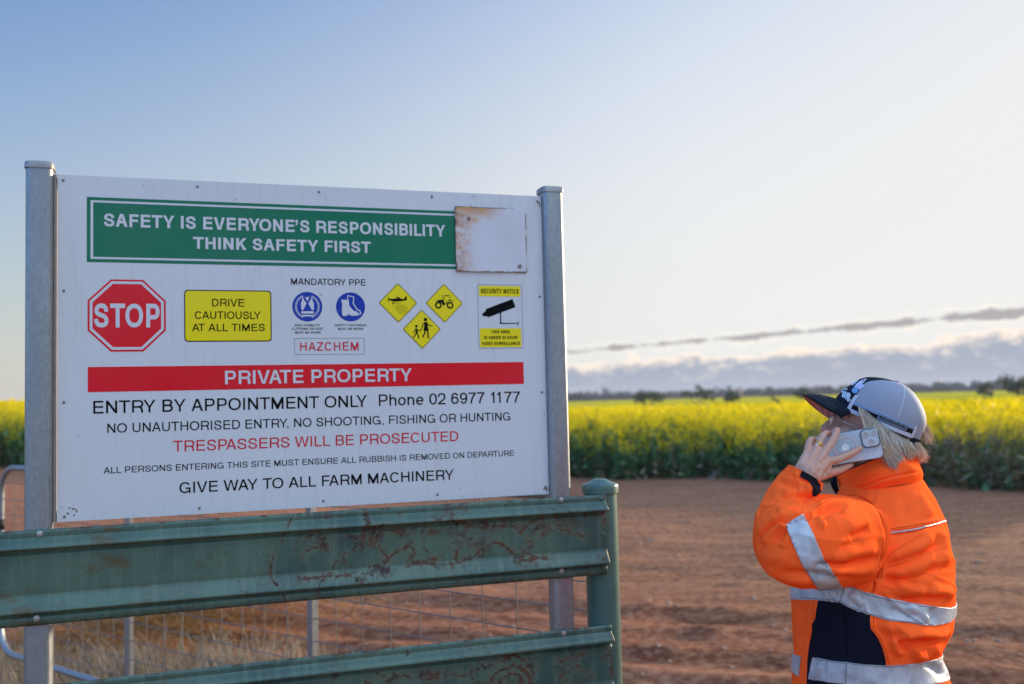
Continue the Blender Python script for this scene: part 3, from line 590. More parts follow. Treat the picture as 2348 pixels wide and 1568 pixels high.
# ------------------------------------------------------------------ materials of the sign, posts and rails
def enamel(name, c, rough=.42):
    m = Mat(name, c, rough, 0, .22 if max(c) > .02 else .04); n = m.noise(3.0, 5); f = m.noise(160, 3)
    k = m.math('MULTIPLY', m.ramp(n, .3, .75), .05); dirt = m.mix(k, c, (.42, .38, .33)) if max(c) > .02 else c
    m.color(m.mix(m.ramp(f, .62, .74), dirt, tuple(x * .88 for x in c))); return m.m
mw = Mat('white_board', (.635, .655, .675), .33, 0, .4)
n_ = mw.noise(2.2, 6, .6); sp = mw.ramp(mw.noise(55, 2), .735, .76)
cw = mw.mix(mw.math('MULTIPLY', mw.ramp(n_, .35, .75), .24), (.635, .655, .675), (.60, .58, .55))
st = mw.noise(9, 5, .6, mw.map((6, 6, .5)))
cw = mw.mix(mw.math('MULTIPLY', mw.ramp(st, .50, .72), .20), cw, (.46, .42, .37))
mw.color(mw.mix(mw.math('MULTIPLY', sp, .5), cw, (.30, .27, .24))).rough(mw.ramp(n_, .3, .7, .28, .42)); MWHITE = mw.m
MLET = enamel('white_print', (.64, .65, .68)); MGREEN = enamel('green_print', (.001, .165, .085)); MRED = enamel('red_print', (.74, .002, .014))
MYEL = enamel('yellow_print', (.86, .70, .001)); MBLACK = enamel('black_print', (.006, .0065, .007), .6); MBLUE = enamel('blue_print', (.002, .035, .36))
MGREY = enamel('grey_print', (.20, .24, .24)); MYDARK = enamel('yellow_border', (.27, .22, .004)); MREDT = enamel('red_lettering', (.62, .006, .02))
def galv(name, c=(.33, .36, .385), warm=0):
    m = Mat(name, c, .38, .72, .5); v = m.voro(150, m.map((1, 1, .5)), 'Color'); n = m.noise(7, 5, .6, m.map((1, 1, .12)))
    sep = m.N('ShaderNodeSeparateColor'); m.L(v, sep.inputs[0])
    c1 = m.mix(m.math('MULTIPLY', sep.outputs[0], .40), tuple(x * .80 for x in c), tuple(x * 1.18 for x in c))
    c2 = m.mix(m.math('MULTIPLY', m.ramp(n, .45, .7), .45), c1, tuple(x * .62 for x in c))
    s3 = m.ramp(m.noise(38, 3, .5, m.map((1, 1, .25))), .66, .74)
    m.color(m.mix(m.math('MULTIPLY', s3, .6), c2, (.16, .15, .14))).rough(m.ramp(n, .3, .7, .34, .52))
    m.bump(m.noise(60, 3, .5, m.map((1, 1, .2))), .15, .003); return m.m
MGALV = galv('galvanised_steel'); MSTEEL = plain('zinc_screw', (.42, .43, .44), .4, .7, .5); MRUSTY = plain('rusty_screw', (.27, .22, .19), .5, .4, .4)

# ------------------------------------------------------------------ the sign
sign = thing('safety_sign', tuple(B(BW / 2, 0, -.03) * np.array([1, 1, 0])), 'large white farm safety sign with green and red banners between two galvanised posts', 'sign')
mb = MB(); t = .003
c = B(BW / 2, BH / 2, -t / 2); mb.box(c, SD * BW / 2, SN * t / 2, SZ * BH / 2); board = mb.build('board', MWHITE, sign)
# folded edge behind the board and the two cross rails that carry it
for v0, v1 in ((.006, .028), (BH - .028, BH - .006)): mb = MB(); mb.box(B(BW / 2, (v0 + v1) / 2, -.0165), SD * (BW / 2 - .004), SN * .0125, SZ * (v1 - v0) / 2); mb.build('back_rail', MGALV, sign)
mb = MB(); mb.box(B(-.0052, BH / 2, -.012), SD * .0036, SN * .010, SZ * BH / 2); mb.build('side_channel', plain('weathered_channel', (.30, .25, .21), .6, .3, .4), sign)
def layer(name, mat, parent, fn, label=None):
    m_ = MB(); fn(m_); return m_.build(name, mat, parent, label=label)
E1, E2, E3 = .0005, .0010, .0015
# green banner
g = layer('green_banner', MGREEN, sign, lambda m: poly_mesh(m, [(.0705, .6712), (1.0725, .6712), (1.0725, .8438), (.0705, .8438)], E1))
layer('white_border', MLET, g, lambda m: inset_loop(m, [(.0795, .6797), (1.0725, .6797), (1.0725, .8352), (.0795, .8352)], [(.0860, .6852), (1.0725, .6852), (1.0725, .8297), (.0860, .8297)], E2))
layer('lettering', MLET, g, lambda m: text_mesh(m, "SAFETY IS EVERYONE'S RESPONSIBILITY", .1117, 1.0424, .7668, .0345, .215, E2))
layer('lettering', MLET, g, lambda m: text_mesh(m, "THINK SAFETY FIRST", .3362, .8209, .7130, .0325, .215, E2))
# stop octagon
def octa(cx, cy, a, b_): k = math.tan(R(22.5)); return [(cx + x * a, cy + y * b_) for x, y in ((1, k), (k, 1), (-k, 1), (-1, k), (-1, -k), (-k, -1), (k, -1), (1, -k))]
so = layer('stop_symbol', MRED, sign, lambda m: poly_mesh(m, octa(.169, .5308, .0965, .0955), E1))
layer('white_border', MLET, so, lambda m: inset_loop(m, octa(.169, .5308, .0915, .0905), octa(.169, .5308, .0845, .0835), E2))
layer('lettering', MLET, so, lambda m: text_mesh(m, "STOP", .0877, .2499, .4992, .0632, .215, E2))
# drive cautiously panel
ye = layer('caution_panel', MBLACK, sign, lambda m: poly_mesh(m, rrect(.3122, .4606, .5412, .6012, .010), E1))
layer('yellow_field', MYEL, ye, lambda m: poly_mesh(m, rrect(.3150, .4634, .5384, .5984, .008), E2))
for s_, a, b_, v, c_ in (("DRIVE", .3842, .4688, .5566, .0208), ("CAUTIOUSLY", .3394, .5120, .5226, .0205), ("AT ALL TIMES", .3320, .5227, .4892, .0202)): layer('lettering', MBLACK, ye, lambda m: text_mesh(m, s_, a, b_, v, c_, .145, E3))
# PPE block
layer('lettering', MBLACK, sign, lambda m: text_mesh(m, "MANDATORY PPE", .5951, .8042, .6190, .0180, .150, E1))
def disc(cx, cy, r, n=40): return [(cx + r * math.cos(2 * math.pi * i / n), cy + r * math.sin(2 * math.pi * i / n)) for i in range(n)]
ve = layer('vest_symbol', MBLUE, sign, lambda m: poly_mesh(m, disc(.6394, .5576, .0415), E1))
def vest(m):
    s_ = .0415 / 235; Q = lambda L: [(.6394 + (x - 505) * s_, .5576 + (655 - y) * s_) for x, y in L]
    for L in ([(430, 500), (452, 545), (492, 600), (440, 708), (410, 708), (405, 595), (425, 560)], [(580, 500), (558, 545), (520, 600), (574, 708), (606, 708), (606, 595), (586, 560)],
              [(470, 492), (505, 508), (540, 492), (525, 535), (505, 568), (488, 535)], rrect(410, 728, 606, 765, 8), rrect(412, 785, 606, 810, 8)): poly_mesh(m, Q(L), E2)
    for k in range(-8, 9):
        for sd in (-1, 1):
            a = R(90 - sd * (25 + (k + 8) * 8.2)); c_, q = math.cos(a), math.sin(a)
            if abs(c_) < .30: continue
            p = [(505 + c_ * r_ - q * w_, 655 - q * r_ - c_ * w_) for r_, w_ in ((162, -7), (195, -7), (195, 7), (162, 7))]; poly_mesh(m, Q(p), E2)
layer('emblem', MLET, ve, vest)
bo = layer('boot_symbol', MBLUE, sign, lambda m: poly_mesh(m, disc(.7604, .5578, .0413), E1))
def boot(m):
    s_ = .0413 / 231; Q = lambda L: [(.7604 + (x - 1181) * s_, .5578 + (656 - y) * s_) for x, y in L]
    poly_mesh(m, Q([(1030, 542), (1152, 545), (1160, 640), (1048, 640), (1046, 600)]), E2); poly_mesh(m, Q([(1048, 640), (1160, 640), (1225, 715), (1285, 735), (1308, 770), (1300, 795), (1200, 797), (1132, 770), (1128, 800), (1050, 800), (1042, 720)]), E2)
    for q in ribbon([(1136, 540), (1136, 478), (1234, 498), (1222, 600), (1285, 700), (1325, 716), (1342, 748), (1336, 768), (1308, 768)], 9): poly_mesh(m, Q(q), E2 + .0001)
layer('emblem', MLET, bo, boot)
for s_, a, b_, v in (("HIGH VISIBILITY", .6042, .6745, .5025), ("CLOTHING OR VEST", .5957, .6829, .4926), ("MUST BE WORN", .6048, .6748, .4822), ("SAFETY FOOTWEAR", .7151, .8044, .5026), ("MUST BE WORN", .7243, .7953, .4925)): layer('lettering', MBLACK, sign, lambda m: text_mesh(m, s_, a, b_, v, .0062, .19, E1, space=.06))
hz = layer('hazchem_label', MGREY, sign, lambda m: inset_loop(m, rrect(.6021, .4229, .7980, .4694, .004), rrect(.6034, .4242, .7967, .4681, .003), E1))
layer('lettering', MREDT, hz, lambda m: text_mesh(m, "HAZCHEM", .6182, .7811, .4341, .0241, .145, E2, space=.09))
# three warning diamonds
def diamond(c, pict, label):
    cx, cy = c; P = lambda r: [(cx + r, cy), (cx, cy + r * 1.015), (cx - r, cy), (cx, cy - r * 1.015)]
    d = layer('warning_diamond', MYDARK, sign, lambda m: poly_mesh(m, rpoly(P(.0567), .005), E1), label)
    layer('yellow_field', MYEL, d, lambda m: poly_mesh(m, rpoly(P(.0530), .004), E2)); layer('pictogram', MBLACK, d, pict)
def plane_p(m):
    K = .1131 / 754; Q = lambda L: [(.8976 + (x - 547) * K, .5704 + (548 - y) * K) for x, y in L]
    for L in ([(362, 470), (362, 492), (440, 515), (455, 470)], [(455, 470), (440, 515), (480, 528), (600, 515), (600, 470), (560, 455), (545, 462)], [(600, 470), (600, 515), (715, 495), (715, 478), (660, 478)],
              [(505, 460), (522, 432), (545, 427), (568, 442), (600, 470), (575, 472), (540, 440), (528, 462)], [(660, 480), (688, 425), (718, 425), (716, 480)], [(353, 430), (364, 430), (364, 530), (353, 530)], [(445, 520), (460, 524), (452, 545), (444, 545)]): poly_mesh(m, Q(L), E3)
    poly_mesh(m, [(.8976 + (449 - 547) * K + .0026 * math.cos(a * .5236), .5704 + (548 - 560) * K + .0026 * math.sin(a * .5236)) for a in range(12)], E3 + .0001)
    for y, xs in ((560, (497, 540, 582)), (597, (520, 562, 603, 645)), (634, (497, 540, 582, 625, 666, 708)), (670, (518, 560, 603, 645, 686)), (707, (540, 582, 625, 666, 708)), (744, (562, 603, 645, 686))):
        for x in xs: poly_mesh(m, Q([(x - 9, y - 9), (x + 3, y - 9), (x + 11, y), (x + 3, y + 9), (x - 9, y + 9)]), E3)
def tractor_p(m):
    K = .1131 / 738; Q = lambda L: [(1.0350 + (x - 1454) * K, .5704 + (555 - y) * K) for x, y in L]
    for cx, cy, r in ((1335, 592, 52), (1565, 592, 52)):
        for q in ribbon([(cx + r * math.cos(2 * math.pi * i / 24), cy + r * math.sin(2 * math.pi * i / 24)) for i in range(24)], 15, True): poly_mesh(m, Q(q), E3)
    for L in ([(1300, 500), (1400, 488), (1435, 488), (1440, 545), (1475, 550), (1470, 592), (1425, 592), (1395, 545), (1340, 520), (1300, 520)], [(1412, 400), (1421, 400), (1428, 488), (1418, 488)], [(1452, 400), (1562, 404), (1562, 418), (1452, 414)]): poly_mesh(m, Q(L), E3)
    for P_ in ([(1458, 412), (1444, 545)], [(1550, 414), (1572, 492)]):
        for q in ribbon(P_, 4): poly_mesh(m, Q(q), E3 + .0001)
    for q in ribbon(arcp(1565, 592, 78, 92, 195, 320, 10), 7): poly_mesh(m, Q(q), E3 + .0001)
def people_p(m):
    K = .1133 / 748; Q = lambda L: [(.9663 + (x - 1014) * K, .4942 + (1064 - y) * K) for x, y in L]
    for cx, cy, r in ((1085, 878, 34), (905, 1008, 26)): poly_mesh(m, Q(disc(cx, cy, r, 18)), E3)
    poly_mesh(m, Q([(1060, 925), (1110, 925), (1128, 985), (1145, 1095), (1045, 1095), (1060, 990)]), E3)
    poly_mesh(m, Q([(885, 1052), (922, 1052), (925, 1110), (935, 1150), (880, 1150), (890, 1110)]), E3)
    for P_, h_ in (([(1065, 935), (1035, 975), (1005, 1060), (985, 1085)], 9), ([(1110, 940), (1150, 985), (1175, 1000), (1222, 994)], 9), ([(1070, 1090), (1068, 1140), (1032, 1195)], 13), ([(1038, 1190), (1022, 1200), (1048, 1222)], 9), ([(1122, 1090), (1132, 1150), (1128, 1220)], 13), ([(1124, 1222), (1160, 1232)], 9),
                   ([(890, 1062), (868, 1095), (850, 1135)], 8), ([(918, 1062), (940, 1090), (965, 1097), (990, 1082)], 8), ([(893, 1145), (880, 1180), (842, 1212)], 10), ([(842, 1208), (856, 1236)], 7), ([(922, 1145), (942, 1185), (940, 1228)], 10), ([(936, 1230), (966, 1236)], 7)):
        for i, q in enumerate(ribbon(P_, h_)): poly_mesh(m, Q(q), E3 + .0001 + .00005 * i)
diamond((.8976, .5704), plane_p, 'yellow diamond with black crop spraying plane'); diamond((1.0350, .5704), tractor_p, 'yellow diamond with black tractor'); diamond((.9663, .4942), people_p, 'yellow diamond with woman leading a child')
# security notice
se = layer('security_notice', MGREY, sign, lambda m: inset_loop(m, rrect(1.1370, .4366, 1.2768, .6278, .006), rrect(1.1384, .4380, 1.2754, .6264, .005), E1))
for v0, v1, a, b_ in ((.5922, .6232, 1.1416, 1.2712), (.4408, .4970, 1.1413, 1.2708)): layer('yellow_field', MYEL, se, lambda m: poly_mesh(m, [(a, v0), (b_, v0), (b_, v1), (a, v1)], E1))
for s_, a, b_, v, c_, w_ in (("SECURITY NOTICE", 1.1471, 1.2658, .6008, .0138, .24, ), ("THIS AREA", 1.1777, 1.2349, .4818, .0092, .25), ("IS UNDER 24 HOUR", 1.1543, 1.2576, .4649, .0091, .25), ("VIDEO SURVEILLANCE", 1.1468, 1.2652, .4472, .0093, .25)): layer('lettering', MBLACK, se, lambda m: text_mesh(m, s_, a, b_, v, c_, w_, E2, space=.10))
def cctv(m):
    poly_mesh(m, [(1.1613, .5542), (1.1686, .5293), (1.2550, .5606), (1.2460, .5851)], E1); poly_mesh(m, [(1.1545, .5425), (1.1595, .5314), (1.1690, .5330), (1.1623, .5500)], E1 + .0001); poly_mesh(m, [(1.1498, .5399), (1.1521, .5334), (1.1605, .5330), (1.1560, .5440)], E1 + .0002)
    poly_mesh(m, [(1.2050, .5130), (1.2088, .5130), (1.2092, .5450), (1.2056, .5430)], E1 + .0001); poly_mesh(m, [(1.2039, .5098), (1.2100, .5098), (1.2600, .5106), (1.2600, .5128), (1.2100, .5134), (1.2039, .5150)], E1); poly_mesh(m, [(1.2596, .5106), (1.2630, .5035), (1.2630, .5205), (1.2596, .5128)], E1 + .0001)
layer('camera_pictogram', MBLACK, se, cctv)
# lower text
rb = layer('red_banner', MRED, sign, lambda m: poly_mesh(m, [(.0730, .3303), (1.2755, .3303), (1.2755, .3958), (.0730, .3958)], E1))
layer('lettering', MLET, rb, lambda m: text_mesh(m, "PRIVATE PROPERTY", .4166, .9337, .3446, .0368, .185, E2))
for s_, a, b_, v, c_, w_, mt in (("ENTRY BY APPOINTMENT ONLY", .0862, .8029, .2742, .0330, 0.149, MBLACK), ("Phone 02 6977 1177", .8367, 1.2621, .2756, .0326, 0.139, MBLACK), ("NO UNAUTHORISED ENTRY, NO SHOOTING, FISHING OR HUNTING", .1201, 1.2294, .2230, .0245, 0.139, MBLACK),
                                 ("TRESPASSERS WILL BE PROSECUTED", .2823, 1.0685, .1680, .0288, 0.139, MREDT), ("ALL PERSONS ENTERING THIS SITE MUST ENSURE ALL RUBBISH IS REMOVED ON DEPARTURE", .1114, 1.2387, .1180, .0165, 0.139, MBLACK), ("GIVE WAY TO ALL FARM MACHINERY", .2979, 1.0525, .0574, .0290, 0.149, MBLACK)):
    layer('lettering', mt, sign, lambda m: text_mesh(m, s_, a, b_, v, c_, w_, E1))
# rusted blank plate screwed over the end of the green banner
mp = Mat('rusty_plate', (.63, .64, .68), .4, 0, .35); S_ = mp.sep(); px_ = mp.attr('pu'); py_ = mp.attr('pv')
nz = mp.noise(16, 6, .65, None, .6); nf = mp.noise(60, 5, .7)
left = mp.ramp(mp.math('ADD', px_, mp.math('MULTIPLY', mp.math('SUBTRACT', nz, .5), .42)), .34, .02)
top = mp.ramp(mp.math('ADD', mp.math('SUBTRACT', 1.0, py_), mp.math('MULTIPLY', mp.math('SUBTRACT', nz, .5), .35)), .20, .0)
top = mp.math('MULTIPLY', top, mp.ramp(px_, .75, .35))
dd = mp.math('POWER', mp.math('ADD', mp.math('POWER', mp.math('SUBTRACT', px_, .16), 2.0), mp.math('POWER', mp.math('SUBTRACT', py_, .86), 2.0)), .5)
scr = mp.ramp(mp.math('ADD', dd, mp.math('MULTIPLY', mp.math('SUBTRACT', nz, .5), .3)), .24, .06)
rust = mp.math('MAXIMUM', mp.math('MULTIPLY', left, mp.ramp(nf, .30, .66)), mp.math('MAXIMUM', top, mp.math('MULTIPLY', scr, mp.ramp(nf, .28, .66))))
edge_ = mp.ramp(mp.math('MINIMUM', mp.math('MINIMUM', px_, mp.math('SUBTRACT', 1.0, px_)), mp.math('MINIMUM', py_, mp.math('SUBTRACT', 1.0, py_))), .018, .004)
edge_ = mp.math('MULTIPLY', edge_, mp.ramp(mp.noise(30, 4), .42, .55))
base = mp.mix(mp.math('MULTIPLY', mp.ramp(nz, .4, .7), .12), (.63, .64, .68), (.46, .40, .35))
cr = mp.mix(mp.ramp(nz, .42, .68), (.58, .27, .06), (.34, .12, .024))
mp.color(mp.mix(edge_, mp.mix(mp.math('MULTIPLY', rust, .88), base, cr), (.10, .05, .03))).rough(.5)
nu, nv = 24, 20; V = []; 
for off in (.0030, .0):
    for j in range(nv + 1):
        for i in range(nu + 1):
            a, b_ = i / nu, j / nv; bend = .0035 * max(0, 1 - ((a - .0) ** 2 + (b_ - 1) ** 2) * 9) + .0012 * math.sin(a * 5 + b_ * 4)
            V.append(B(1.0722 + (1.2928 - 1.0722) * a, .6652 + (.8575 - .6652) * b_ , .0022 + off + (bend + .0012)))
K_ = (nu + 1) * (nv + 1); F = []
for j in range(nv):
    for i in range(nu):
        q = j * (nu + 1) + i; F += [(q, q + 1, q + nu + 2, q + nu + 1), (K_ + q + nu + 1, K_ + q + nu + 2, K_ + q + 1, K_ + q)]
ring = [i for i in range(nu + 1)] + [j * (nu + 1) + nu for j in range(1, nu and nv + 1)] + [nv * (nu + 1) + i for i in range(nu - 1, -1, -1)] + [j * (nu + 1) for j in range(nv - 1, 0, -1)]
F += [(ring[i], K_ + ring[i], K_ + ring[(i + 1) % len(ring)], ring[(i + 1) % len(ring)]) for i in range(len(ring))]
plate = mobj('cover_plate', V, F, mp.m, sign, label='blank white cover plate with rust stains down its left edge')
uvp = [(i / nu, j / nv) for _ in (0, 1) for j in range(nv + 1) for i in range(nu + 1)]
fattr(plate, 'pu', [p[0] for p in uvp]); fattr(plate, 'pv', [p[1] for p in uvp])
def screw_mesh(c, axis, r, hgt): m_ = MB(); m_.lathe(c, axis, [(r * 1.25, 0), (r * 1.25, hgt * .3), (r, hgt * .35), (r * .92, hgt * .8), (r * .5, hgt), (r * .15, hgt * .98)], 12); return m_
def screws(pts, off, r, hgt, mat, parent, name='screw'):
    first = None
    for u, v in pts:
        P_ = B(u, v, off)
        if first is None:
            first = screw_mesh(P_, SN, r, hgt).build(name, mat, parent, auto=40); P0 = P_
        else:
            o = first.copy(); COL.objects.link(o); o.parent = parent; o.location = Vector(tuple(P_ - P0)) + first.location; ORG[o.name] = ORG[first.name]
    return first
screws([(1.1137, .8231), (1.2703, .6836)], .0062, .0052, .004, MRUSTY, plate)
screws([(.0136, .8849), (.3481, .8838), (.6763, .8838), (1.0043, .8843), (1.3334, .8839), (.0156, .5948), (1.3325, .5930), (.0161, .3054), (1.3317, .3045), (.0181, .0127), (.3478, .0155), (.6767, .0163), (1.0027, .0165), (1.3320, .0167)], .0003, .0030, .0022, MRUSTY, sign)
# corner corrosion and small rust runs, each a thin irregular stain on the enamel
ms = plain('rust_stain', (.19, .13, .09), .7, 0, .2, .4, 120); m_ = MB(); r2 = random.Random(4)
def stain(cx, cy, rx, ry, n=11):
    P_ = []; m_ = MB()
    for i in range(n):
        a = 2 * math.pi * i / n; k = r2.uniform(.5, 1.15); P_.append((cx + rx * k * math.cos(a), cy + ry * k * math.sin(a)))
    poly_mesh(m_, P_, E1 * r2.uniform(.5, 1.2)); m_.build('rust_stain', ms, sign)
for cx, cy, rx, ry in ((.030, .035, .0045, .002), (.040, .031, .006, .0025), (.046, .026, .003, .005), (.026, .020, .004, .0028), (.041, .015, .0025, .004), (.012, .037, .004, .0012), (1.338, .879, .003, .005), (1.341, .871, .002, .008), (1.334, .021, .004, .006), (1.339, .016, .003, .011),
                       (1.004, .891, .003, .0012), (1.130, .890, .004, .0012), (1.142, .889, .002, .001), (.677, .592, .0028, .0022), (1.004, .880, .0015, .004), (.33, .16, .001, .001), (.21, .165, .0008, .0008), (.46, .298, .001, .001), (.79, .272, .0015, .001), (1.295, .60, .001, .001), (1.29, .55, .0012, .001), (1.12, .862, .006, .001), (1.338, .24, .0012, .003)): stain(cx, cy, rx, ry)

# ------------------------------------------------------------------ posts of the sign
def sqpost(u0, u1, off0, off1, v0, v1, rr=.015):
    P_ = rrect(u0, off0, u1, off1, rr, 5); n = len(P_); m_ = MB()
    V_ = [B(u, v, o) for v in (v0, v1) for u, o in P_]; m_.add(V_, [(i, (i + 1) % n, n + (i + 1) % n, n + i) for i in range(n)] + [tuple(range(n - 1, -1, -1)), tuple(range(n, 2 * n))]); return m_
GV = -(EYE - .276656807)          # board v of the ground
MCAP = galv('cap_steel', (.34, .33, .33))
for u0, u1 in ((-.0745, -.0100), (1.3470, 1.4110)):
    p = sqpost(u0, u1, -.042, .022, GV - .2, .918).build('post', MGALV, sign, auto=35)
    cu = (u0 + u1) / 2; m_ = MB(); lo = rrect(u0 - .0025, -.0445, u1 + .0025, .0245, .012, 5); n = len(lo); V_ = []
    for v, k in ((.911, 1), (.923, 1), (.9275, .95), (.9315, .60), (.9325, .0)): V_ += [B(cu + (u - cu) * k, v, -.010 + (o + .010) * k) for u, o in lo]
    m_.add(V_, [(r_ * n + i, r_ * n + (i + 1) % n, (r_ + 1) * n + (i + 1) % n, (r_ + 1) * n + i) for r_ in range(4) for i in range(n)]); m_.build('cap', MCAP, p, auto=30)

# ------------------------------------------------------------------ green steel rail fence in front of the posts
mr = Mat('green_rail_paint', (.05, .13, .115), .42, 0, .45); u_ = mr.attr('ru'); v_ = mr.attr('rv')
cv = mr.N('ShaderNodeCombineXYZ'); mr.L(u_, cv.inputs[0]); mr.L(v_, cv.inputs[1]); UV = cv.outputs[0]
fade = mr.noise(3.2, 5, .6, UV); drip = mr.noise(14, 4, .6, mr.map((3.2, .35, 1), src=UV)); fine = mr.noise(120, 3, .6, UV)
g1 = mr.mix(mr.ramp(fade, .34, .66), (.034, .082, .068), (.076, .142, .100)); g1 = mr.mix(mr.math('MULTIPLY', mr.ramp(drip, .46, .66), .55), g1, (.105, .178, .132))
g1 = mr.mix(mr.math('MULTIPLY', mr.ramp(fine, .5, .7), .25), g1, (.04, .10, .09))
warp = mr.noise(2.3, 3, .5, UV, .35); cont = mr.math('ABSOLUTE', mr.math('SUBTRACT', mr.math('FRACT', mr.math('MULTIPLY', warp, 6.0)), .5))
brk = mr.noise(26, 5, .68, UV); brk2 = mr.noise(75, 4, .7, UV); line = mr.math('MULTIPLY', mr.ramp(cont, mr.ramp(brk, .40, .66, .012, .105), mr.ramp(brk, .40, .66, .004, .05)), mr.ramp(brk2, .38, .50))
where = mr.noise(1.9, 4, .6, mr.map((1, 2.4, 1), (4.2, 1.1, 0), src=UV)); right = mr.ramp(u_, .05, .95)
zone = mr.math('MULTIPLY', mr.math('MULTIPLY', mr.ramp(mr.math('MULTIPLY_ADD', right, .25, where), .56, .70), mr.ramp(u_, .15, .5)), mr.ramp(u_, 1.5, .7, .25, 1))
spots = mr.ramp(mr.noise(44, 4, .6, UV), .665, .70); near_l = mr.math('MULTIPLY', mr.ramp(cont, .30, .05), mr.ramp(brk2, .54, .62))
blot = mr.math('MULTIPLY', mr.math('MULTIPLY', mr.ramp(mr.noise(8, 7, .76, UV, .8), .55, .64), mr.ramp(brk2, .36, .54)), mr.ramp(mr.math('MULTIPLY_ADD', right, .34, where), .62, .80))
vtop = mr.ramp(mr.math('ABSOLUTE', mr.math('ADD', v_, .068)), .030, .004); under_r = mr.math('MULTIPLY', mr.math('MULTIPLY', vtop, mr.ramp(mr.noise(6, 6, .7, UV), .48, .58)), mr.ramp(u_, .6, .95))
rd_ = mr.attr('rd'); rdn = mr.math('ADD', rd_, mr.math('MULTIPLY', mr.math('SUBTRACT', brk, .5), .026)); trail = mr.math('MAXIMUM', mr.math('MULTIPLY', mr.ramp(rdn, .0042, .0008), mr.ramp(brk2, .36, .46)), mr.math('MULTIPLY', mr.ramp(rdn, .018, .001), mr.ramp(brk2, .50, .58)))
patchy = mr.math('MULTIPLY', mr.math('MULTIPLY', mr.ramp(rd_, .030, .004), mr.ramp(mr.noise(13, 6, .7, UV), .53, .60)), mr.ramp(brk2, .38, .52)); trail = mr.math('MAXIMUM', trail, patchy)
rmask = mr.math('MAXIMUM', mr.math('MULTIPLY', mr.math('MAXIMUM', line, mr.math('MULTIPLY', near_l, .8)), zone), mr.math('MAXIMUM', mr.math('MULTIPLY', spots, mr.math('MULTIPLY_ADD', right, .85, .10)), mr.math('MAXIMUM', blot, under_r)))
edgr = mr.math('MULTIPLY', mr.ramp(mr.attr('re'), .010, .0), mr.ramp(mr.noise(22, 5, .65, mr.map((1, .3, 1), src=UV)), .50, .60)); rmask = mr.math('MAXIMUM', rmask, edgr); rmask = mr.math('MAXIMUM', rmask, trail)
halo = mr.math('MAXIMUM', mr.math('MULTIPLY', mr.ramp(cont, .22, .05), mr.math('MULTIPLY', zone, .6)), mr.ramp(rdn, .022, .002)); g1 = mr.mix(mr.math('MULTIPLY', halo, .45), g1, (.13, .165, .11))
moss = mr.math('MULTIPLY', mr.ramp(mr.noise(5.5, 7, .75, mr.map((1, 2.2, 1), (2, 5, 0), src=UV)), .52, .64), mr.ramp(u_, .45, .1)); g1 = mr.mix(mr.math('MULTIPLY', moss, .8), g1, (.085, .060, .022))
rc_ = mr.mix(mr.ramp(brk, .4, .65), (.105, .040, .018), (.042, .018, .012))
mr.color(mr.mix(mr.math('MULTIPLY', rmask, .92), g1, rc_)).rough(mr.mix(rmask, (.36, .36, .36), (.8, .8, .8))); mr.bump(mr.math('ADD', mr.math('MULTIPLY', rmask, .6), mr.math('MULTIPLY', fade, .4)), .35, .002); MRAIL = mr.m
PROF = [(.000, .000), (-.010, .0006), (-.0195, .000), (-.022, .002), (-.030, .0115), (-.038, .0205), (-.042, .0228), (-.0450, .0225), (-.0463, .0185), (-.0472, .007), (-.0485, -.0030), (-.0560, -.0055), (-.0610, -.0025), (-.0645, .000), (-.085, .0006), (-.120, .0008), (-.150, .0006), (-.162, .000), (-.168, .002), (-.180, .0090), (-.192, .0170), (-.199, .0208), (-.2022, .0210), (-.2036, .0175), (-.2045, .0070), (-.2057, -.0025), (-.2120, -.0045), (-.2160, -.0015), (-.2185, .000), (-.226, .0004), (-.2375, -.0008)]
fence = thing('rail_fence', tuple(B(.5, 0, .03) * np.array([1, 1, 0])), 'green painted steel rail fence with rust scars running below the sign', 'fence')
def on_rail(x, y, off=.031):
    """board coordinates on the rail face of a point seen at a pixel of the lower right close-up"""
    px, py = (1100 + x * .59625) / 1.74521, (1900 + y * .59625) / 1.74521; d = at(px, py, 1.0) - EYEP; q = ((SO + SN * off - EYEP) @ SN) / (d @ SN); P_ = EYEP + d * q - SO; return float(P_ @ SD), float(P_[2])
TR0 = [([(640, 625), (730, 590), (820, 512), (912, 480), (935, 530), (920, 590)], 1.0), ([(905, 605), (1000, 590), (1130, 602), (1250, 580), (1340, 545), (1400, 490), (1480, 452), (1550, 480), (1612, 535), (1700, 545), (1820, 557)], 1.5), ([(1620, 540), (1700, 485), (1780, 412), (1860, 362), (1960, 372), (2070, 412)], .5), ([(1180, 300), (1300, 335), (1400, 342), (1600, 345), (1640, 385), (1700, 330), (1800, 290)], 1.5),
       ([(1210, 590), (1225, 500), (1260, 420), (1290, 340)], .8), ([(160, 690), (250, 684), (400, 672), (560, 662), (690, 655)], .7), ([(190, 545), (230, 500), (330, 468), (350, 490)], .5), ([(585, 410), (620, 412), (655, 450), (660, 420)], .5), ([(1610, 540), (1650, 570), (1740, 560), (1700, 530)], 1.6), ([(2200, 265), (2225, 275), (2205, 320)], 1.8), ([(690, 480), (730, 520), (760, 560), (700, 640), (760, 630)], 1.2), ([(920, 590), (1020, 575), (1090, 560)], 1.2), ([(200, 420), (280, 400), (340, 430)], .4), ([(700, 380), (800, 370), (900, 385)], .3), ([(1700, 440), (1760, 370), (1850, 340), (1960, 345)], .35)]
